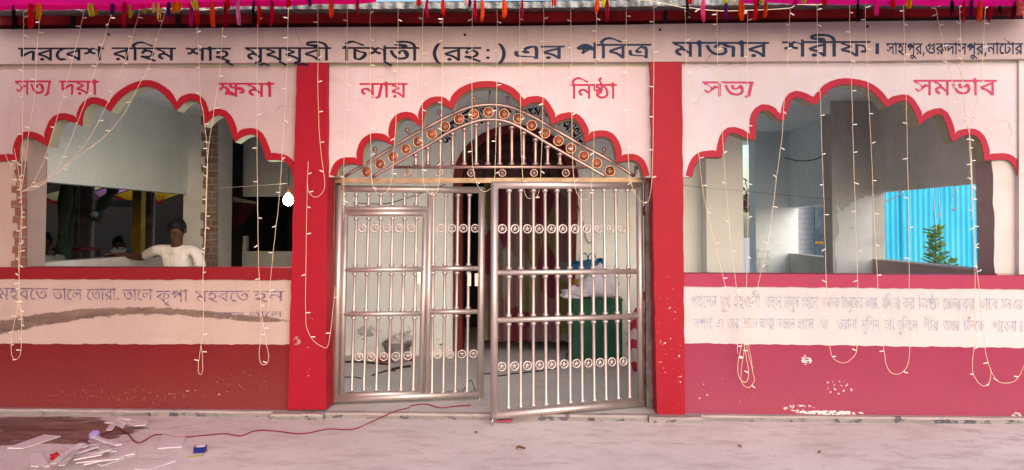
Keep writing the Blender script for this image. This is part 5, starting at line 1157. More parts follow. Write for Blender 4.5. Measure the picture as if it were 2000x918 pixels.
bag = thing('blue_bag', bb0, 'blue woven plastic bag with loop handles hung above the white bundle', 'bag')
bm_ = MB()
def bagf(u, v):
    a = u*2*math.pi
    return bb0 + Vector((math.cos(a)*(.175 - .02*v) + .01*math.sin(a*7), math.sin(a)*(.055 - .02*v), .02*math.sin(a*3)*v + (v*.085) + .015*math.cos(a)))
bm_.grid(bagf, 30, 5); bm_.add([bagf(i/30, 0) for i in range(30)], [tuple(range(29, -1, -1))])
obj('body', bm_, M['bluebag'], bag)
for dx in (-.03, .05):
    obj('handle', MB().tube(spline([bb0 + Vector((dx-.055,-.04,.08)), bb0 + Vector((dx-.035,-.04,.15)), bb0 + Vector((dx+.01,-.04,.165)), bb0 + Vector((dx+.05,-.04,.08))], 5), .006, 6), M['bluebag'], bag)
# bucket
t_ = plain('dull_galvanised_tin', (.36,.36,.37,1), .45, .7, var=.25, scale=10)
bc = atZ(776, 706, FZ); bc = Vector((bc.x, 2.02, FZ))
bk = thing('bucket', bc, 'dull galvanised bucket standing by the inner wall behind the wicket door', 'bucket')
hz = at(776, 668, 2.0).z - FZ
rr_ = (at(804, 668, 2.0).x - at(748, 668, 2.0).x)/2
def bw(u, v):
    a = u*2*math.pi; r_ = rr_*(.70 + .30*v); return bc + Vector((math.cos(a)*r_, math.sin(a)*r_, hz*v))
mb = MB().grid(bw, 28, 6); mb.grid(lambda u, v: bw(1-u, v) + Vector(((bc.x-bw(1-u,v).x)*.03, (bc.y-bw(1-u,v).y)*.03, .002)), 28, 6)
mb.add([bw(i/28, 0) for i in range(28)], [tuple(range(27, -1, -1))])
obj('body', mb, t_, bk)
obj('rim', ring(MB(), bc + Vector((0,0,hz)), Vector((1,0,0)), Vector((0,1,0)), rr_, .006, 28), t_, bk)
obj('handle', MB().tube([bc + Vector((math.cos(a)*rr_*1.02, -.03 - math.sin(a)*rr_*.55, hz - .01 - math.sin(a)*.05)) for a in [math.pi*i/14 for i in range(15)]], .005, 6), M['hinge'], bk)
lump('rag', bc + Vector((.02,0,hz*.72)), rr_*.75, (1,1,.6), M['pier_r'], 'crumpled pale rag stuffed in the galvanised bucket', 'rag', 3, .3)
# sack
t = NT('red_and_white_printed_sack')
X, Y, Z = t.sep()
w_ = t.n('ShaderNodeTexWave'); w_.inputs['Scale'].default_value = 3.2; w_.inputs['Distortion'].default_value = 3.0; w_.bands_direction = 'DIAGONAL'; t.l(t.tc, w_.inputs['Vector'])
t.out(t.mix(t.ramp(w_.outputs['Fac'], .40, .48), (.62,.54,.54,1), (.42,.03,.06,1)), .55)
sc0 = Vector((at(1256, 728, 1.55).x, 1.62, FZ))
lump('sack', sc0, .21, (.62,.5,1.65), t.m, 'red and white printed sack slumped behind the right gate post', 'sack', 15, .10)
# litter on the inner floor
M['twig'] = plain('dark_twig', (.05,.035,.028,1), .9)
for (lab, pts, r_) in (('dark stick lying on the inner floor under the bucket', [(672,707),(700,706),(730,709),(760,711)], .010), ('thin curved dark twig lying on the inner floor', [(727,733),(745,727),(758,723),(772,724)], .007), ('short dark stick right of the bucket on the floor', [(766,721),(785,717),(802,715)], .012), ('thin black cord on the inner floor behind the wicket door', [(672,737),(690,736),(705,739)], .005)):
    s_ = spline([atZ(x, y, FZ + r_) for x, y in pts], 4); obj('twig', MB().tube(s_, r_, 6), M['twig'], None, lab, 'twig', origin=s_[0])
M['redscrap'] = plain('red_plastic_scrap', (.35,.012,.02,1), .5)
for x, y, w, lab in ((748,706,.055,'red plastic scrap on the floor left of the bucket'), (798,704,.045,'red plastic scrap on the floor right of the bucket')):
    lump('scrap', atZ(x, y, FZ), w, (1.2,.7,.45), M['redscrap'], lab, 'litter', int(x), .35)

# ------------------------------------------------------------------ litter in the courtyard
M['foam'] = plain('white_pvc_board', (.72,.66,.67,1), .5, var=.06, scale=12)
M['foam_dull'] = plain('grey_white_pvc_board', (.52,.49,.47,1), .6, var=.12, scale=12)
def sheet(px, label, lift=0.0, th=.006, mat='foam', grp=None, tilt=0.0, name='board_offcut', cat='board'):
    P = [atZ(x, y, lift + .002) for x, y in px]
    if tilt:
        for i, p in enumerate(P): p.z += tilt*(i/(len(P)-1))
    return obj(name, MB().prism(P, (0,0,th)), M[mat], None, label, cat, grp, origin=P[0])
sheet([(14,876),(45,877),(119,853),(87,850)], 'large white board lying at the edge of the wet patch')
sheet([(308,877),(318,850),(364,848),(356,874)], 'square white board lying alone under the red flex')
sheet([(60,911),(57,889),(80,886),(97,911),(88,913),(80,909),(74,913)], 'notched white board offcut at the bottom left')
sheet([(262,918),(320,903),(346,898),(344,901),(290,920)], 'long narrow white board strip at the bottom edge')
sheet([(286,925),(305,917),(332,912),(340,922)], 'white board corner cut off by the bottom edge')
for i, (q, l) in enumerate((([(207,841),(224,814),(234,815),(220,841)], 'white board strip lying upright across the small fan of strips'), ([(222,815),(246,830),(240,838),(218,826)], 'second strip of the small fan of white strips'), ([(228,814),(262,826),(257,833),(226,820)], 'third strip of the small fan of white strips'), ([(232,813),(289,822),(288,827),(232,817)], 'topmost long strip of the small fan of white strips'), ([(250,826),(290,823),(286,831),(262,833)], 'rightmost short strip of the small fan of white strips'), ([(203,826),(218,820),(220,826),(210,828)], 'leftmost tip strip of the small fan of white strips'))):
    sheet(q, l, .004 + .006*i, .005)
sheet([(189,908),(240,873),(266,884),(264,890),(200,911)], 'broad white board under the right side of the heap of strips', .0, .006)
rn = random.Random(77)
heap = [((140,893),(205,877),14),((150,905),(242,893),9),((163,909),(262,887),8),((110,905),(160,868),11),((120,911),(148,880),9),((185,856),(232,871),9),((178,862),(222,884),10),((172,870),(214,882),9),((160,873),(195,868),8),((152,887),(190,874),8),((146,899),(200,889),9),((180,853),(208,866),7),((192,860),(226,878),8),((135,872),(152,888),7),((128,884),(170,872),8),((156,896),(215,880),8),((104,908),(130,886),10),((170,903),(236,897),8)]
for i, (a, b, w) in enumerate(heap):
    z = .006 + (i % 6)*.012 + rn.uniform(0, .01)
    A, B = atZ(*a, z), atZ(*b, z + rn.uniform(-.005, .03)); d = (B-A); L = d.length; d.normalize()
    sd_ = Vector((-d.y, d.x, 0)).normalized(); wd = w*.0019
    up = d.cross(sd_)
    if up.z < 0: up = -up
    c = (A+B)/2 + Vector((0,0,.006))
    obj('board_offcut', MB().obox(c, d*(L/2), sd_*wd, up*.0028), M['foam' if i % 4 else 'foam_dull'], None, 'narrow white board strip in the heap on the courtyard floor', 'board', 'white strips heaped on the courtyard floor', origin=c)
M['lilac'] = plain('lilac_plastic', (.30,.24,.50,1), .4)
lump('cap', atZ(184, 858, .05), .028, (1.2,1,1.1), M['lilac'], 'lilac plastic bit on top of the heap of white strips', 'litter', 2, .15)
lump('scrap', atZ(108, 898, .0), .022, (1.2,.7,1.0), M['redscrap'], 'small bright red scrap at the left of the heap of white strips', 'litter', 8, .25)
# tape measure
M['tape'] = plain('blue_plastic_case', (.010,.018,.16,1), .35)
tp = atZ(389, 884, 0); tm = thing('tape_measure', tp, 'small blue tape measure lying alone on the courtyard floor', 'tape measure')
obj('case', MB().obox(tp + Vector((0,.015,.018)), (.034,.006,0), (-.005,.026,0), (0,0,.017)), M['tape'], tm)
obj('face_label', MB().obox(tp + Vector((.002,.016,.0365)), (.026,.005,0), (-.004,.018,0), (0,0,.0012)), M['foam'], tm)
obj('tape_tab', MB().obox(tp + Vector((.037,.012,.006)), (.006,.001,0), (-.001,.010,0), (0,0,.0015)), M['brass'], tm)
M['straw'] = plain('green_straw', (.30,.38,.06,1), .5)
s_ = [atZ(364, 893, .004), atZ(380, 891, .004), atZ(397, 889, .004)]
obj('stick', MB().tube(s_, .0035, 6), M['straw'], None, 'thin lime green stick beside the blue tape measure', 'stick', origin=s_[0])
M['leaf'] = plain('dry_brown_leaf', (.20,.09,.04,1), .8, var=.3, scale=30)
def dry_leaf(x, y, L, a, label):
    c = atZ(x, y, .012); mb = MB()
    def fn(u, v):
        w = math.sin(math.pi*min(.98, max(.02, u)))**.8*L*.26; k = (u-.5)*L; s = (v-.5)*2*w
        return c + Vector((math.cos(a)*k - math.sin(a)*s, math.sin(a)*k + math.cos(a)*s, .006*abs(v-.5)*4 + .005*math.sin(u*5)))
    obj('dry_leaf', mb.grid(fn, 8, 4), M['leaf'], None, label, 'leaf', origin=c)
dry_leaf(1017, 876, .06, .3, 'dry brown leaf lying alone before the gate')
dry_leaf(1600, 885, .022, 2.3, 'dry leaf lying on the floor before the right arch')
dry_leaf(930, 846, .03, 1.0, 'tiny dry leaf near the left gate leaf')
dry_leaf(1445, 873, .025, .2, 'small dry leaf below the crimson wall at its left end')
pk = atZ(975, 822, .01)
obj('paper_scrap', MB().obox(pk + Vector((.04,0,.004)), (.055,-.01,.004), (.004,.018,0), (0,0,.004)), M['pinkink_r'], None, 'pink paper scrap under the free end of the right gate leaf', 'litter', origin=pk)

# ------------------------------------------------------------------ open side on the right: blue fence, shrub, white wall
def fence_mat():
    t = NT('blue_painted_corrugated_tin')
    c = t.mix(t.ramp(t.noise(2.2, 5, .6, (1, 1, .25)), .35, .7), (.025,.38,.60,1), (.08,.47,.66,1))
    c = t.mix(t.ramp(t.noise(13, 6, .75, (1, 1, .3)), .64, .74, 0, .7), c, (.40,.62,.70,1))
    return t.out(c, .5, 0)
YF = 7.0
fx0, fx1 = at(1688, 440, YF).x, 9.6
ft = thing('corrugated_fence', (fx0, YF, 0), 'bright blue corrugated tin fence standing in the open beyond the right arch', 'fence')
def ff(x0, x1, ph):
    def fn(u, v): return Vector((x0 + (x1-x0)*u, YF + ph + .017*math.sin((x0 + (x1-x0)*u)*2*math.pi/.088) + .012*math.sin(v*5+x0), .03 + v*2.6))
    return MB().grid(fn, int((x1-x0)*90), 6)
fm = fence_mat()
fq = [fx0, at(1765, 440, YF).x, at(1842, 440, YF).x, at(1925, 440, YF).x, fx1]
for i in range(4): obj('sheet', ff(fq[i] - (.05 if i else 0), fq[i+1], -.022*(i % 2)), fm, ft)
for z in (.55, 1.42, 2.3): obj('fence_rail', MB().box((fx0, YF + .05, z), (fx1, YF + .09, z + .05)), M['darkwood_and_shade'], ft)
for x in fq: obj('fence_post', MB().box((x - .07, YF + .09, 0), (x, YF + .16, 2.6)), M['darkwood_and_shade'], ft)
M['leafgreen'] = cloth('feathery_green_foliage', (.27,.42,.12,1), .45, .45, 12)
M['stem'] = plain('brown_green_stem', (.10,.08,.035,1), .9)
def shrub(c, H, label, seed, dens=1.0):
    rn = random.Random(seed); c = Vector(c)
    root = thing('young_shrub', c, label, 'shrub')
    top = c + Vector((.03, .02, H))
    st = MB().tube(spline([c, c + Vector((.02,0,H*.5)), top], 5), [.014 - .010*i/10 for i in range(11)], 6)
    lf = MB()
    for k in range(int(64*dens)):
        t = .10 + .90*k/(64*dens); b = c + (top-c)*t; a = k*2.4 + rn.uniform(-.4, .4)
        L = (.25*(1-t) + .09)*rn.uniform(.75, 1.15)
        if k > 59*dens: L = .15
        d = Vector((math.cos(a), math.sin(a), rn.uniform(.25, .7))).normalized()
        tip = b + d*L - Vector((0,0,L*.12)); st.tube([b, b + d*L*.6, tip], [.004,.003,.0015], 4)
        for j in range(9):
            s = .15 + .85*j/8; p = b + (tip-b)*s
            for q in (-1, 1):
                w = (d.cross(Vector((0,0,1))).normalized()*q + Vector((rn.uniform(-.3,.3), rn.uniform(-.3,.3), rn.uniform(-.1,.5))) + d*.5).normalized()
                l = rn.uniform(.055, .095)*(1.1 - .4*s); n = w.cross(d).normalized()*.011
                lf.add([p, p + w*l*.5 + n, p + w*l, p + w*l*.5 - n], [(0,1,2,3)])
    obj('stem', st, M['stem'], root); obj('leaves', lf, M['leafgreen'], root)
pb = at(1824, 440, 5.6)
tz = at(1826, 446, pb.y).z
shrub((pb.x, pb.y, 0), tz, 'tall feathery green shrub standing before the blue fence', 5, 1.25)
pb2 = at(1853, 440, 5.5)
shrub((pb2.x, pb2.y, 0), at(1853, 508, pb2.y).z, 'low green shrub just showing over the parapet before the blue fence', 9, .6)
yw_ = 8.6
w0, w1 = at(1536, 440, yw_).x, at(1593, 440, yw_).x
wb = thing('brick_wall', (w0, yw_, 0), 'whitewashed brick wall beyond the far opening of the right verandah', 'wall')
obj('wall', MB().box((w0 - .1, yw_, 0), (w1, yw_ + .25, 3.4)), M['brick_white'], wb)
M['slate'] = plain('slate_blue_paint', (.10,.15,.20,1), .5, var=.3)
gp0, gp1 = at(1592, 440, yw_ - .5), at(1616, 440, yw_ - .5)
gd = thing('metal_door', (gp0.x, yw_ - .5, 0), 'slate blue metal door edge beside the whitewashed brick wall', 'door')
obj('panel', MB().box((gp0.x, yw_ - .5, 0), (gp1.x + .5, yw_ - .45, 3.2)), M['slate'], gd)
ys = at(1600, 477, yw_ - .5).z
obj('yellow_band', MB().box((gp0.x - .003, yw_ - .505, ys), (gp1.x + .5, yw_ - .499, ys + .05)), M['yellowbox'], gd)
# dangling fairy lights outside in front of the fence
for i, (pts, lab) in enumerate((([(1823,361),(1824,390),(1828,440),(1829,448)], 'loose fairy light string end dangling over the blue fence, left of two'), ([(1834,364),(1835,400),(1838,432)], 'loose fairy light string end dangling over the blue fence, right of two'), ([(1866,366),(1860,385),(1858,404),(1864,410),(1870,402),(1870,380),(1867,366)], 'small hooked loop of fairy lights at the top right of the blue fence'), ([(1708,397),(1730,393),(1750,384),(1764,374)], 'slanting pale wire at the top left of the blue fence'))):
    P = [atX(x, y, XR + .25) for x, y in pts]
    s_ = spline(P, 5)
    w = obj('fairy_light_string', MB().tube(s_, .0032 if i < 3 else .006, 5), M['bulb'], None, lab, 'string light', 'fairy light strings before the blue fence', origin=s_[0])
    for k in range(2 if i < 3 else 0):
        o = bpy.data.objects.new('bulb', bulb_mesh); COL.objects.link(o); o.parent = w; o.location = s_[len(s_)//2 + k*3] - s_[0]; o.rotation_euler = (0, .3, 1.5 + k)
# dead leaves piled at the far end
dl_ = MB(); rn = random.Random(3)
fw_ = at(1462, 413, 9.15)
for k in range(240):
    p = Vector((fw_.x + rn.uniform(-.35, .35), 9.15 + rn.uniform(-.2, .15), fw_.z + abs(rn.gauss(0, .22)))); a = rn.uniform(0, 6); l = rn.uniform(.05, .1)
    d = Vector((math.cos(a), rn.uniform(-.6,.6), math.sin(a))).normalized(); n = d.orthogonal().normalized()*l*.4
    dl_.add([p - d*l, p + n, p + d*l, p - n], [(0,1,2,3)])
M['deadleaf'] = plain('dark_dry_leaves', (.06,.035,.03,1), .9, var=.4, scale=20)
obj('creeper', dl_, M['deadleaf'], None, 'dark withered creeper on top of the greenish far wall', 'creeper', origin=(fw_.x, 9.15, fw_.z))

# ------------------------------------------------------------------ open side on the left: dim covered yard
yd = thing('yard_light_block', (-9, 8, 0), 'added light-blocking shed yard seen through the left arch', 'enclosure')  # walls and roof added to shut light out of the yard
obj('back_wall', MB().box((-16, 14, 0), (XL - .2, 14.1, 3.6)), M['shade_wall'], yd)
obj('side_wall', MB().box((-16.1, .2, 0), (-16, 14, 3.6)), M['shade_wall'], yd)
obj('unseen_light_blocker', MB().box((-16, .2, 0), (XLEFT - .02, .3, 3.6)), M['shade_wall'], yd)  # added out of view to stop daylight entering from the front
obj('roof', MB().box((-16, .2, 3.0), (XL - .16, 8.4, 3.06)), M['darkwood_and_shade'], yd)
obj('roof', MB().box((-16, 12.3, 3.0), (XL - .16, 14.2, 3.06)), M['darkwood_and_shade'], yd)
M['postbrown'] = plain('brown_timber_post', (.20,.145,.125,1), .8, var=.3, scale=8)
M['postyellow'] = plain('yellow_painted_post', (.62,.36,.03,1), .6, var=.25, scale=6)
M['postgrey'] = plain('pale_concrete_post', (.50,.46,.43,1), .8, var=.2, scale=8)
M['trunk'] = plain('green_grey_banana_stem', (.09,.13,.08,1), .7, var=.3, scale=8)
def post(x0, x1, Y, mat, label, top=2.9, lean=0.0, name='timber_post'):
    a, b = at(x0, 470, Y), at(x1, 470, Y); w = (b.x - a.x)/2; cx = (a.x+b.x)/2
    t = thing(name, (cx, Y, 0), label, 'post')
    d = Vector((lean, 0, 1)) * top/2
    obj('shaft', MB().obox(Vector((cx, Y, 0)) + d, (w,0,0), (0,w,0), d), mat, t)
    obj('footing', MB().box((cx - w*1.6, Y - w*1.6, 0), (cx + w*1.6, Y + w*1.6, .12)), M['postgrey'], t)
post(145, 154, 5.2, M['postbrown'], 'dark brown timber post left of the pale edged post in the dim yard')
post(160, 177, 5.0, M['postbrown'], 'broad brown timber post with a pale right edge in the dim yard')
post(177.5, 182, 5.0, M['postgrey'], 'thin pale edge post beside the broad brown post in the dim yard')
post(263, 279, 6.0, M['postyellow'], 'yellow painted post in the dim yard left of the person')
post(258, 262.5, 6.1, M['postgrey'], 'thin whitish post just left of the yellow post')
post(285, 297, 6.4, M['postbrown'], 'greyish brown post right of the yellow post')
post(297.5, 301, 6.4, M['postgrey'], 'thin pale post edge behind the shoulder of the person')
def stem(pts, Y, r, mat, label, name, cat):
    P = spline([at(x, y, Y) for x, y in pts], 5); return obj(name, MB().tube(P, [r*(1 + .25*math.sin(i)) for i in range(len(P))], 10), mat, None, label, cat, origin=P[0])
stem([(120,540),(124,440),(131,360),(140,320)], 4.2, .075, M['trunk'], 'green banana stem standing at the left of the dim yard', 'banana_stem', 'plant')
stem([(132,540),(137,450),(144,380),(150,330)], 4.6, .05, M['trunk'], 'thin dark green stem beside the banana stem', 'banana_stem', 'plant')
stem([(184,430),(196,408),(212,384),(222,366)], 4.8, .07, M['trunk'], 'slanting dark green tube lamp arm in the dim yard', 'slanting_pole', 'pole')
lump('glass_globe', at(184, 424, 4.7), .05, (1,1,1.0), M['cement_blue'], 'pale glass globe at the low end of the slanting pole', 'lamp globe', 4, .04)
obj('cross_board', MB().box((at(183, 400, 8.2).x, 8.2, at(183, 405, 8.2).z), (at(262, 400, 8.2).x, 8.26, at(183, 391, 8.2).z)), M['postgrey'], None, 'pale horizontal board across the back of the dim yard', 'board', origin=(at(183,400,8.2).x, 8.2, at(183,405,8.2).z))
tbx0, tbx1 = at(100, 500, 4.6), at(156, 500, 4.6)
tb_ = thing('wooden_table', (tbx0.x, 4.6, 0), 'low brown wooden table in the dim yard behind the parapet', 'table')
tz_ = at(120, 484, 4.6).z
M['tablewood'] = plain('brown_table_wood', (.16,.11,.08,1), .7, var=.2)
obj('top', MB().box((tbx0.x, 4.6, tz_ - .04), (tbx1.x, 5.2, tz_)), M['fascia'], tb_)
obj('apron', MB().box((tbx0.x + .03, 4.63, tz_ - .4), (tbx1.x - .03, 4.66, tz_ - .042)), M['tablewood'], tb_)
for a in (0, 1):
    for b in (0, 1):
        x = tbx0.x + .04 if a == 0 else tbx1.x - .08; y = 4.67 if b == 0 else 5.12
        obj('leg', MB().box((x, y, 0), (x + .05, y + .05, tz_ - .042)), M['tablewood'], tb_)
# bright awnings over the far part of the yard, lit through by the sky
for i, (x0, x1, y, col, lab) in enumerate(((86,128,372,(.75,.62,.28),'pale yellow and red awning cloth at the far left of the dim yard'), (183,216,366,(.80,.35,.62),'pink and white awning cloth in the middle of the dim yard'), (226,295,372,(.85,.50,.02),'large amber awning cloth over the yellow post'), (300,320,373,(.80,.45,.03),'small amber awning cloth nearest the hanging wall end'))):
    Y0, Y1 = 9.3, 12.2
    a, b = at(x0, y + 18, Y0), at(x1, y + 20, Y0)
    mt = cloth(lab.split(' awning')[0].replace(' ', '_') + '_cloth', col + (1,), .75, .15, 3)
    def fn(u, v, a=a, b=b):
        return Vector((a.x + (b.x-a.x)*u, Y0 + (Y1-Y0)*v, a.z + .22*v*(1-v)*0 + .12*(1-math.sin(math.pi*u)) - .02 + .62*v))
    aw = obj('awning_cloth', MB().grid(fn, 16, 8), mt, None, lab, 'awning', origin=a)
    fr = MB(); n = 26
    for k in range(n):
        u = k/n; p = fn(u, 0); w = (b.x-a.x)/n*.8
        fr.add([p, p + Vector((w,0,0)), p + Vector((w*.9,0,-.09 - .03*math.sin(k*2.1))), p + Vector((w*.1,0,-.08))], [(0,1,2,3)])
    obj('fringe', fr, TM['red' if i != 1 else 'magenta'], aw)
# maroon cloth slung in the dark rear verandah
M['maroon'] = plain('maroon_cloth', (.060,.010,.014,1), .9, var=.3, scale=6)
mc0, mc1 = at(426, 384, 4.05), at(500, 396, 4.05)
def mfn(u, v): 
    return Vector((mc0.x + (mc1.x-mc0.x)*u, 4.05 - .06*math.sin(v*3.1), mc0.z + (mc1.z-mc0.z)*u - .035*math.sin(math.pi*u) - v*(.44*(1-u)**.6 + .03) + .012*math.sin(u*9+v*7)))
obj('slung_cloth', MB().grid(mfn, 24, 14), M['maroon'], None, 'maroon cloth slung across the dark rear verandah', 'cloth', origin=mc0)
M['beige'] = plain('beige_cloth', (.30,.25,.19,1), .9)
obj('rolled_cloth', MB().tube(spline([at(424,388,4.0), at(445,388,4.0), at(470,392,4.0), at(500,396,4.0)], 6), [.035,.05,.055,.055,.052,.05,.048,.046,.043,.04,.036,.032,.030,.028,.026,.022,.02,.018,.012], 8), M['beige'], None, 'pale rolled cloth on top of the maroon cloth', 'cloth', origin=at(424,388,4.0))
pq = at(465, 491, 4.32)
obj('white_tin', MB().box((at(465,480,4.32).x, 4.31, pq.z), (at(481,480,4.32).x, 4.40, at(470,477,4.32).z)).box((at(475,480,4.32).x, 4.312, at(470,477,4.32).z), (at(481,480,4.32).x, 4.398, at(478,461,4.32).z)), M['pier_r'], None, 'small white stepped tin on the low dark rear wall', 'tin', origin=pq)

# ------------------------------------------------------------------ people
def skin(name, V, E, rad, mat, parent, lv=2, root=0, label=None):
    org = wloc(parent)
    me = bpy.data.meshes.new(name); me.from_pydata([Vector(v) - org for v in V], E, [])
    o = bpy.data.objects.new(name, me); COL.objects.link(o)
    md = o.modifiers.new('s', 'SKIN'); md.use_smooth_shade = True
    sb_ = o.modifiers.new('u', 'SUBSURF'); sb_.levels = lv; sb_.render_levels = lv
    for i, r in enumerate(rad):
        sv = me.skin_vertices[0].data[i]
        sv.radius = r if isinstance(r, tuple) else (r, r); sv.use_root = (i == root)
    bpy.context.view_layer.update()
    dg = bpy.context.evaluated_depsgraph_get(); nm = bpy.data.meshes.new_from_object(o.evaluated_get(dg))
    o.modifiers.clear(); o.data = nm; nm.name = name
    nm.polygons.foreach_set('use_smooth', [True]*len(nm.polygons))
    nm.materials.clear(); nm.materials.append(mat); o.parent = parent
    bpy.data.meshes.remove(me)
    if label: o['label'] = label
    return o
M['skin'] = plain('brown_skin', (.085,.040,.024,1), .5, var=.15, scale=14)
M['lips'] = plain('dark_lips', (.10,.035,.028,1), .5)
M['hair'] = plain('black_hair', (.008,.007,.007,1), .55)
def shirt_mat():
    t = NT('white_sprigged_shirt')
    k = t.n('ShaderNodeTexVoronoi'); k.inputs['Scale'].default_value = 34; t.l(t.tc, k.inputs['Vector'])
    c = t.mix(t.ramp(k.outputs['Distance'], .17, .22), (.36,.34,.30,1), (.70,.67,.62,1))
    t.bump(t.noise(7, 3), .35, .03)
    return t.out(c, .85)
M['shirt'] = shirt_mat()
M['trousers'] = plain('dark_trousers', (.03,.03,.04,1), .9)
def head(root, c, tilt, turn, s=1.0):
    """face details and hair on a head centred at c; tilt forward, turn about z"""
    m = Matrix.Translation(Vector(c)) @ Matrix.Rotation(turn, 4, 'Z') @ Matrix.Rotation(tilt, 4, 'X') @ Matrix.Scale(s, 4)
    def X(mb): mb.v = [m @ v for v in mb.v]; return mb
    hr = MB().ball((0,.010,.024), .092, 22, 14, (.87,1.06,1.10))
    hr.v = [Vector((v.x, v.y, max(v.z, -.060 + .05*max(0, min(1, (.045 - v.y)/.05)) + .072*max(0, min(1, (-.01 - v.y)/.045)) + .010*math.sin(v.x*70) + .006*math.sin(v.x*170)))) for v in hr.v]
    obj('hair', X(hr), M['hair'], root)
    for q in (-1, 1):
        obj('eye', X(MB().ball((.031*q, -.081, .004), .0105, 8, 6, (1.2,.6,.7))), M['black'], root)
        obj('ear', X(MB().ball((.079*q, .008, -.004), .022, 8, 6, (.4,.8,1.25))), M['skin'], root)
    obj('nose', X(MB().tube([(0,-.083,.006),(0,-.099,-.018),(0,-.100,-.026),(0,-.084,-.034)], [.007,.011,.014,.009], 8)), M['skin'], root)
    obj('mouth', X(MB().tube([(-.022,-.078,-.055),(-.008,-.087,-.053),(.008,-.087,-.053),(.022,-.078,-.055)], [.003,.006,.006,.003], 6)), M['lips'], root)
    for q in (-1, 1): obj('eyebrow', X(MB().tube([(.046*q,-.074,.024),(.030*q,-.085,.029),(.014*q,-.087,.025)], .004, 5)), M['hair'], root)
    return m
YM = 1.30
hd = at(346, 451, YM)
nk = at(347, 480, YM + .02)
sR, sL = at(306, 489, YM + .04), at(383, 490, YM - .02)
hand = atX(218, 503, XL - .06); hand.z = zp + .030
elb = at(276, 503, YM + .38)
wri = elb + (hand - elb)*.80
pel = Vector((nk.x + .01, YM + .06, FZ + .82))
chest = Vector((nk.x + .005, YM + .03, nk.z - .22)); waist = Vector((nk.x + .01, YM + .05, nk.z - .44))
eL = Vector((sL.x + .065, sL.y + .03, sL.z - .26)); wL = Vector((eL.x - .03, eL.y - .12, eL.z - .22))
man = thing('person', (pel.x, pel.y, FZ), 'person in a white short sleeved shirt leaning an arm on the parapet, head bowed', 'person')
fx = lambda q: Vector((pel.x + .095*q, pel.y, pel.z - .03))
kn = lambda q: Vector((pel.x + .10*q, pel.y - .02, FZ + .45)); an_ = lambda q: Vector((pel.x + .105*q, pel.y + .02, FZ + .085)); to = lambda q: Vector((pel.x + .12*q, pel.y - .13, FZ + .035))
hc = Vector(hd)
V = [pel, waist, chest, nk + Vector((0,.012,-.06)), nk + Vector((0,-.012,.02)), hc + Vector((0,-.015,-.055)), hc + Vector((0,0,.0)), hc + Vector((0,.01,.055)),
     sR + Vector((.012,.01,-.024)), elb, wri, wri + (hand-wri)*.6, sL + Vector((-.012,.01,-.024)), eL, wL, wL + Vector((-.01,-.02,-.07)),
     fx(-1), kn(-1), an_(-1), to(-1), fx(1), kn(1), an_(1), to(1)]
E_ = [(0,1),(1,2),(2,3),(3,4),(4,5),(5,6),(6,7),(3,8),(8,9),(9,10),(10,11),(3,12),(12,13),(13,14),(14,15),(0,16),(16,17),(17,18),(18,19),(0,20),(20,21),(21,22),(22,23)]
RD = [(.12,.09),(.100,.075),(.100,.068),(.045,.040),.044,(.058,.066),(.077,.088),(.066,.078),.034,.036,.027,(.034,.018),.034,.036,.027,(.034,.018),.085,.055,.038,.035,.085,.055,.038,.035]
skin('body', V, E_, RD, M['skin'], man)
head(man, hc + Vector((0,0,.004)), R(28), R(-4))
# fingers of the hand on the parapet and of the hanging hand
def fingers(root, base, d, up, side, nm='finger'):
    d, side = d.normalized(), side.normalized()
    for k, (o, L) in enumerate(((-.028,.060),(-.010,.072),(.009,.068),(.027,.052))):
        b = base + side*o + d*.012
        P = [b, b + d*L*.45 + up*.006, b + d*L*.8 - up*.006, b + d*L - up*.016]
        obj(nm, MB().tube(spline(P, 3), [.0095]*7 + [.0085,.0075,.005], 7), M['skin'], root)
    b = base - side*.03 - d*.035
    obj('thumb', MB().tube(spline([b, b - side*.022 + d*.018, b - side*.03 + d*.045 - up*.004], 3), [.011,.011,.010,.010,.009,.008,.006], 7), M['skin'], root)
pal = wri + (hand-wri)*.85
fd = (hand - wri).normalized()
fingers(man, pal, fd, Vector((0,0,1)), fd.cross(Vector((0,0,1))))
fingers(man, wL + Vector((-.012,-.022,-.085)), Vector((-.05,-.12,-1)), Vector((0,-1,0)), Vector((1,0,0)))
# shirt: torso and short sleeves in one piece
Vs = [pel + Vector((0,0,.02)), waist, chest, nk + Vector((0,.012,-.050)), sR + Vector((0,0,.004)), sR + (elb-sR)*.72, sL + Vector((0,0,.004)), sL + (eL-sL)*.74]
sh_ = skin('shirt', Vs, [(0,1),(1,2),(2,3),(3,4),(4,5),(3,6),(6,7)], [(.150,.115),(.138,.105),(.142,.100),(.075,.070),.054,.056,.054,.056], M['shirt'], man)
obj('collar', MB().add([nk + Vector((-.058,-.035,.005)), nk + Vector((-.004,-.095,-.055)), nk + Vector((-.055,-.098,-.075)), nk + Vector((-.088,-.05,-.03))], [(0,1,2,3)]).add([nk + Vector((.058,-.035,.005)), nk + Vector((.004,-.095,-.055)), nk + Vector((.055,-.098,-.075)), nk + Vector((.088,-.05,-.03))], [(3,2,1,0)]), M['shirt'], man)
obj('placket', MB().tube(spline([nk + Vector((0,-.090,-.07)), chest + Vector((0,-.123,.02)), waist + Vector((0,-.125,0)), pel + Vector((0,-.13,.05))], 5), .006, 6), M['shirt'], man)
obj('pocket', MB().obox(chest + Vector((.082,-.112,-.02)), (.042,.012,0), (-.001,.005,0), (0,0,.045)), M['shirt'], man)
tr_ = [pel + Vector((0,0,-.01)), fx(-1) , kn(-1), an_(-1) + Vector((0,0,.02)), fx(1), kn(1), an_(1) + Vector((0,0,.02))]
skin('trousers', tr_, [(0,1),(1,2),(2,3),(0,4),(4,5),(5,6)], [(.145,.118),.098,.072,.062,.098,.072,.062], M['trousers'], man)
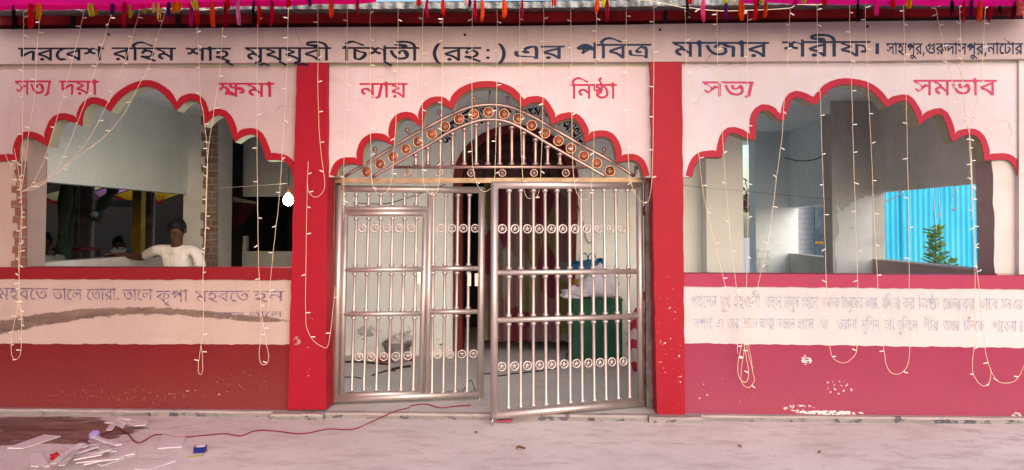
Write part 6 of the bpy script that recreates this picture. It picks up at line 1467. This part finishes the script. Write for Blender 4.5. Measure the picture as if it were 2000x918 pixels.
def sitter(px, py, Y, label, shirt, turn):
    h = at(px, py, Y); f = Vector((math.sin(turn), -math.cos(turn), 0)); sd_ = Vector((math.cos(turn), math.sin(turn), 0)); U = Vector((0,0,1))
    seat = h.z - .62
    b = Vector((h.x, h.y, 0))
    root = thing('person', b, label, 'person')
    pv = Vector((h.x, h.y, seat + .09)) - f*.05; nk_ = h - U*.14 - f*.02; ch = (pv + nk_)/2 + U*.06
    V = [pv, ch, nk_ - U*.04, nk_, h - U*.05 + f*.01, h, h + U*.05]
    E_ = [(0,1),(1,2),(2,3),(3,4),(4,5),(5,6)]; rd = [(.13,.11),(.13,.1),(.07,.06),.048,(.058,.066),(.077,.088),(.066,.078)]
    for q in (-1, 1):
        n = len(V); s_ = nk_ - U*.07 + sd_*.17*q
        V += [s_, s_ - U*.25 + sd_*.06*q + f*.04, s_ - U*.30 + f*.24 - sd_*.03*q, s_ - U*.31 + f*.30 - sd_*.04*q, pv + sd_*.09*q + f*.03, pv + sd_*.12*q + f*.42, Vector((pv.x, pv.y, .09)) + sd_*.13*q + f*.42, Vector((pv.x, pv.y, .04)) + sd_*.14*q + f*.55]
        E_ += [(2,n),(n,n+1),(n+1,n+2),(n+2,n+3),(0,n+4),(n+4,n+5),(n+5,n+6),(n+6,n+7)]; rd += [.05,.038,.028,(.034,.02),.085,.06,.042,.038]
    skin('body', V, E_, rd, M['skin'], root)
    head(root, h + U*.004, R(12), turn)
    n2 = 2
    Vs = [pv, ch, nk_ - U*.05] + [nk_ - U*.065 + sd_*.17*q for q in (-1,1)] + [nk_ - U*.25 + sd_*.215*q + f*.03 for q in (-1,1)]
    skin('shirt', Vs, [(0,1),(1,2),(2,3),(2,4),(3,5),(4,6)], [(.155,.13),(.155,.122),(.085,.075),.07,.07,.062,.062], shirt, root)
    st_ = thing('stool', Vector((pv.x, pv.y, 0)), 'plain dark stool under the seated ' + label.split(' seated')[0] , 'stool')
    obj('seat', MB().box((pv.x-.19, pv.y-.17, seat-.06), (pv.x+.19, pv.y+.17, seat-.02)), M['postbrown'], st_)
    for i in (-1,1):
        for j in (-1,1): obj('leg', MB().box((pv.x+.15*i-.02, pv.y+.13*j-.02, 0), (pv.x+.15*i+.02, pv.y+.13*j+.02, seat-.062)), M['postbrown'], st_)
sitter(232, 478, 4.4, 'person in a dark shirt with white neck cloth seated in the dim yard', M['void'], .3)
nkc = at(231, 489, 4.28)
sc = ring(MB(), nkc, Vector((1,.1,0)), Vector((0,.7,.25)), .085, .022, 14)
obj('neck_cloth', sc, M['bundle'], None, 'white cloth around the neck of the person beyond the parapet', 'scarf', origin=nkc)
sitter(86, 474, 2.4, 'person in a grey shirt seated at the left edge of the yard opening', M['postgrey'], .9)
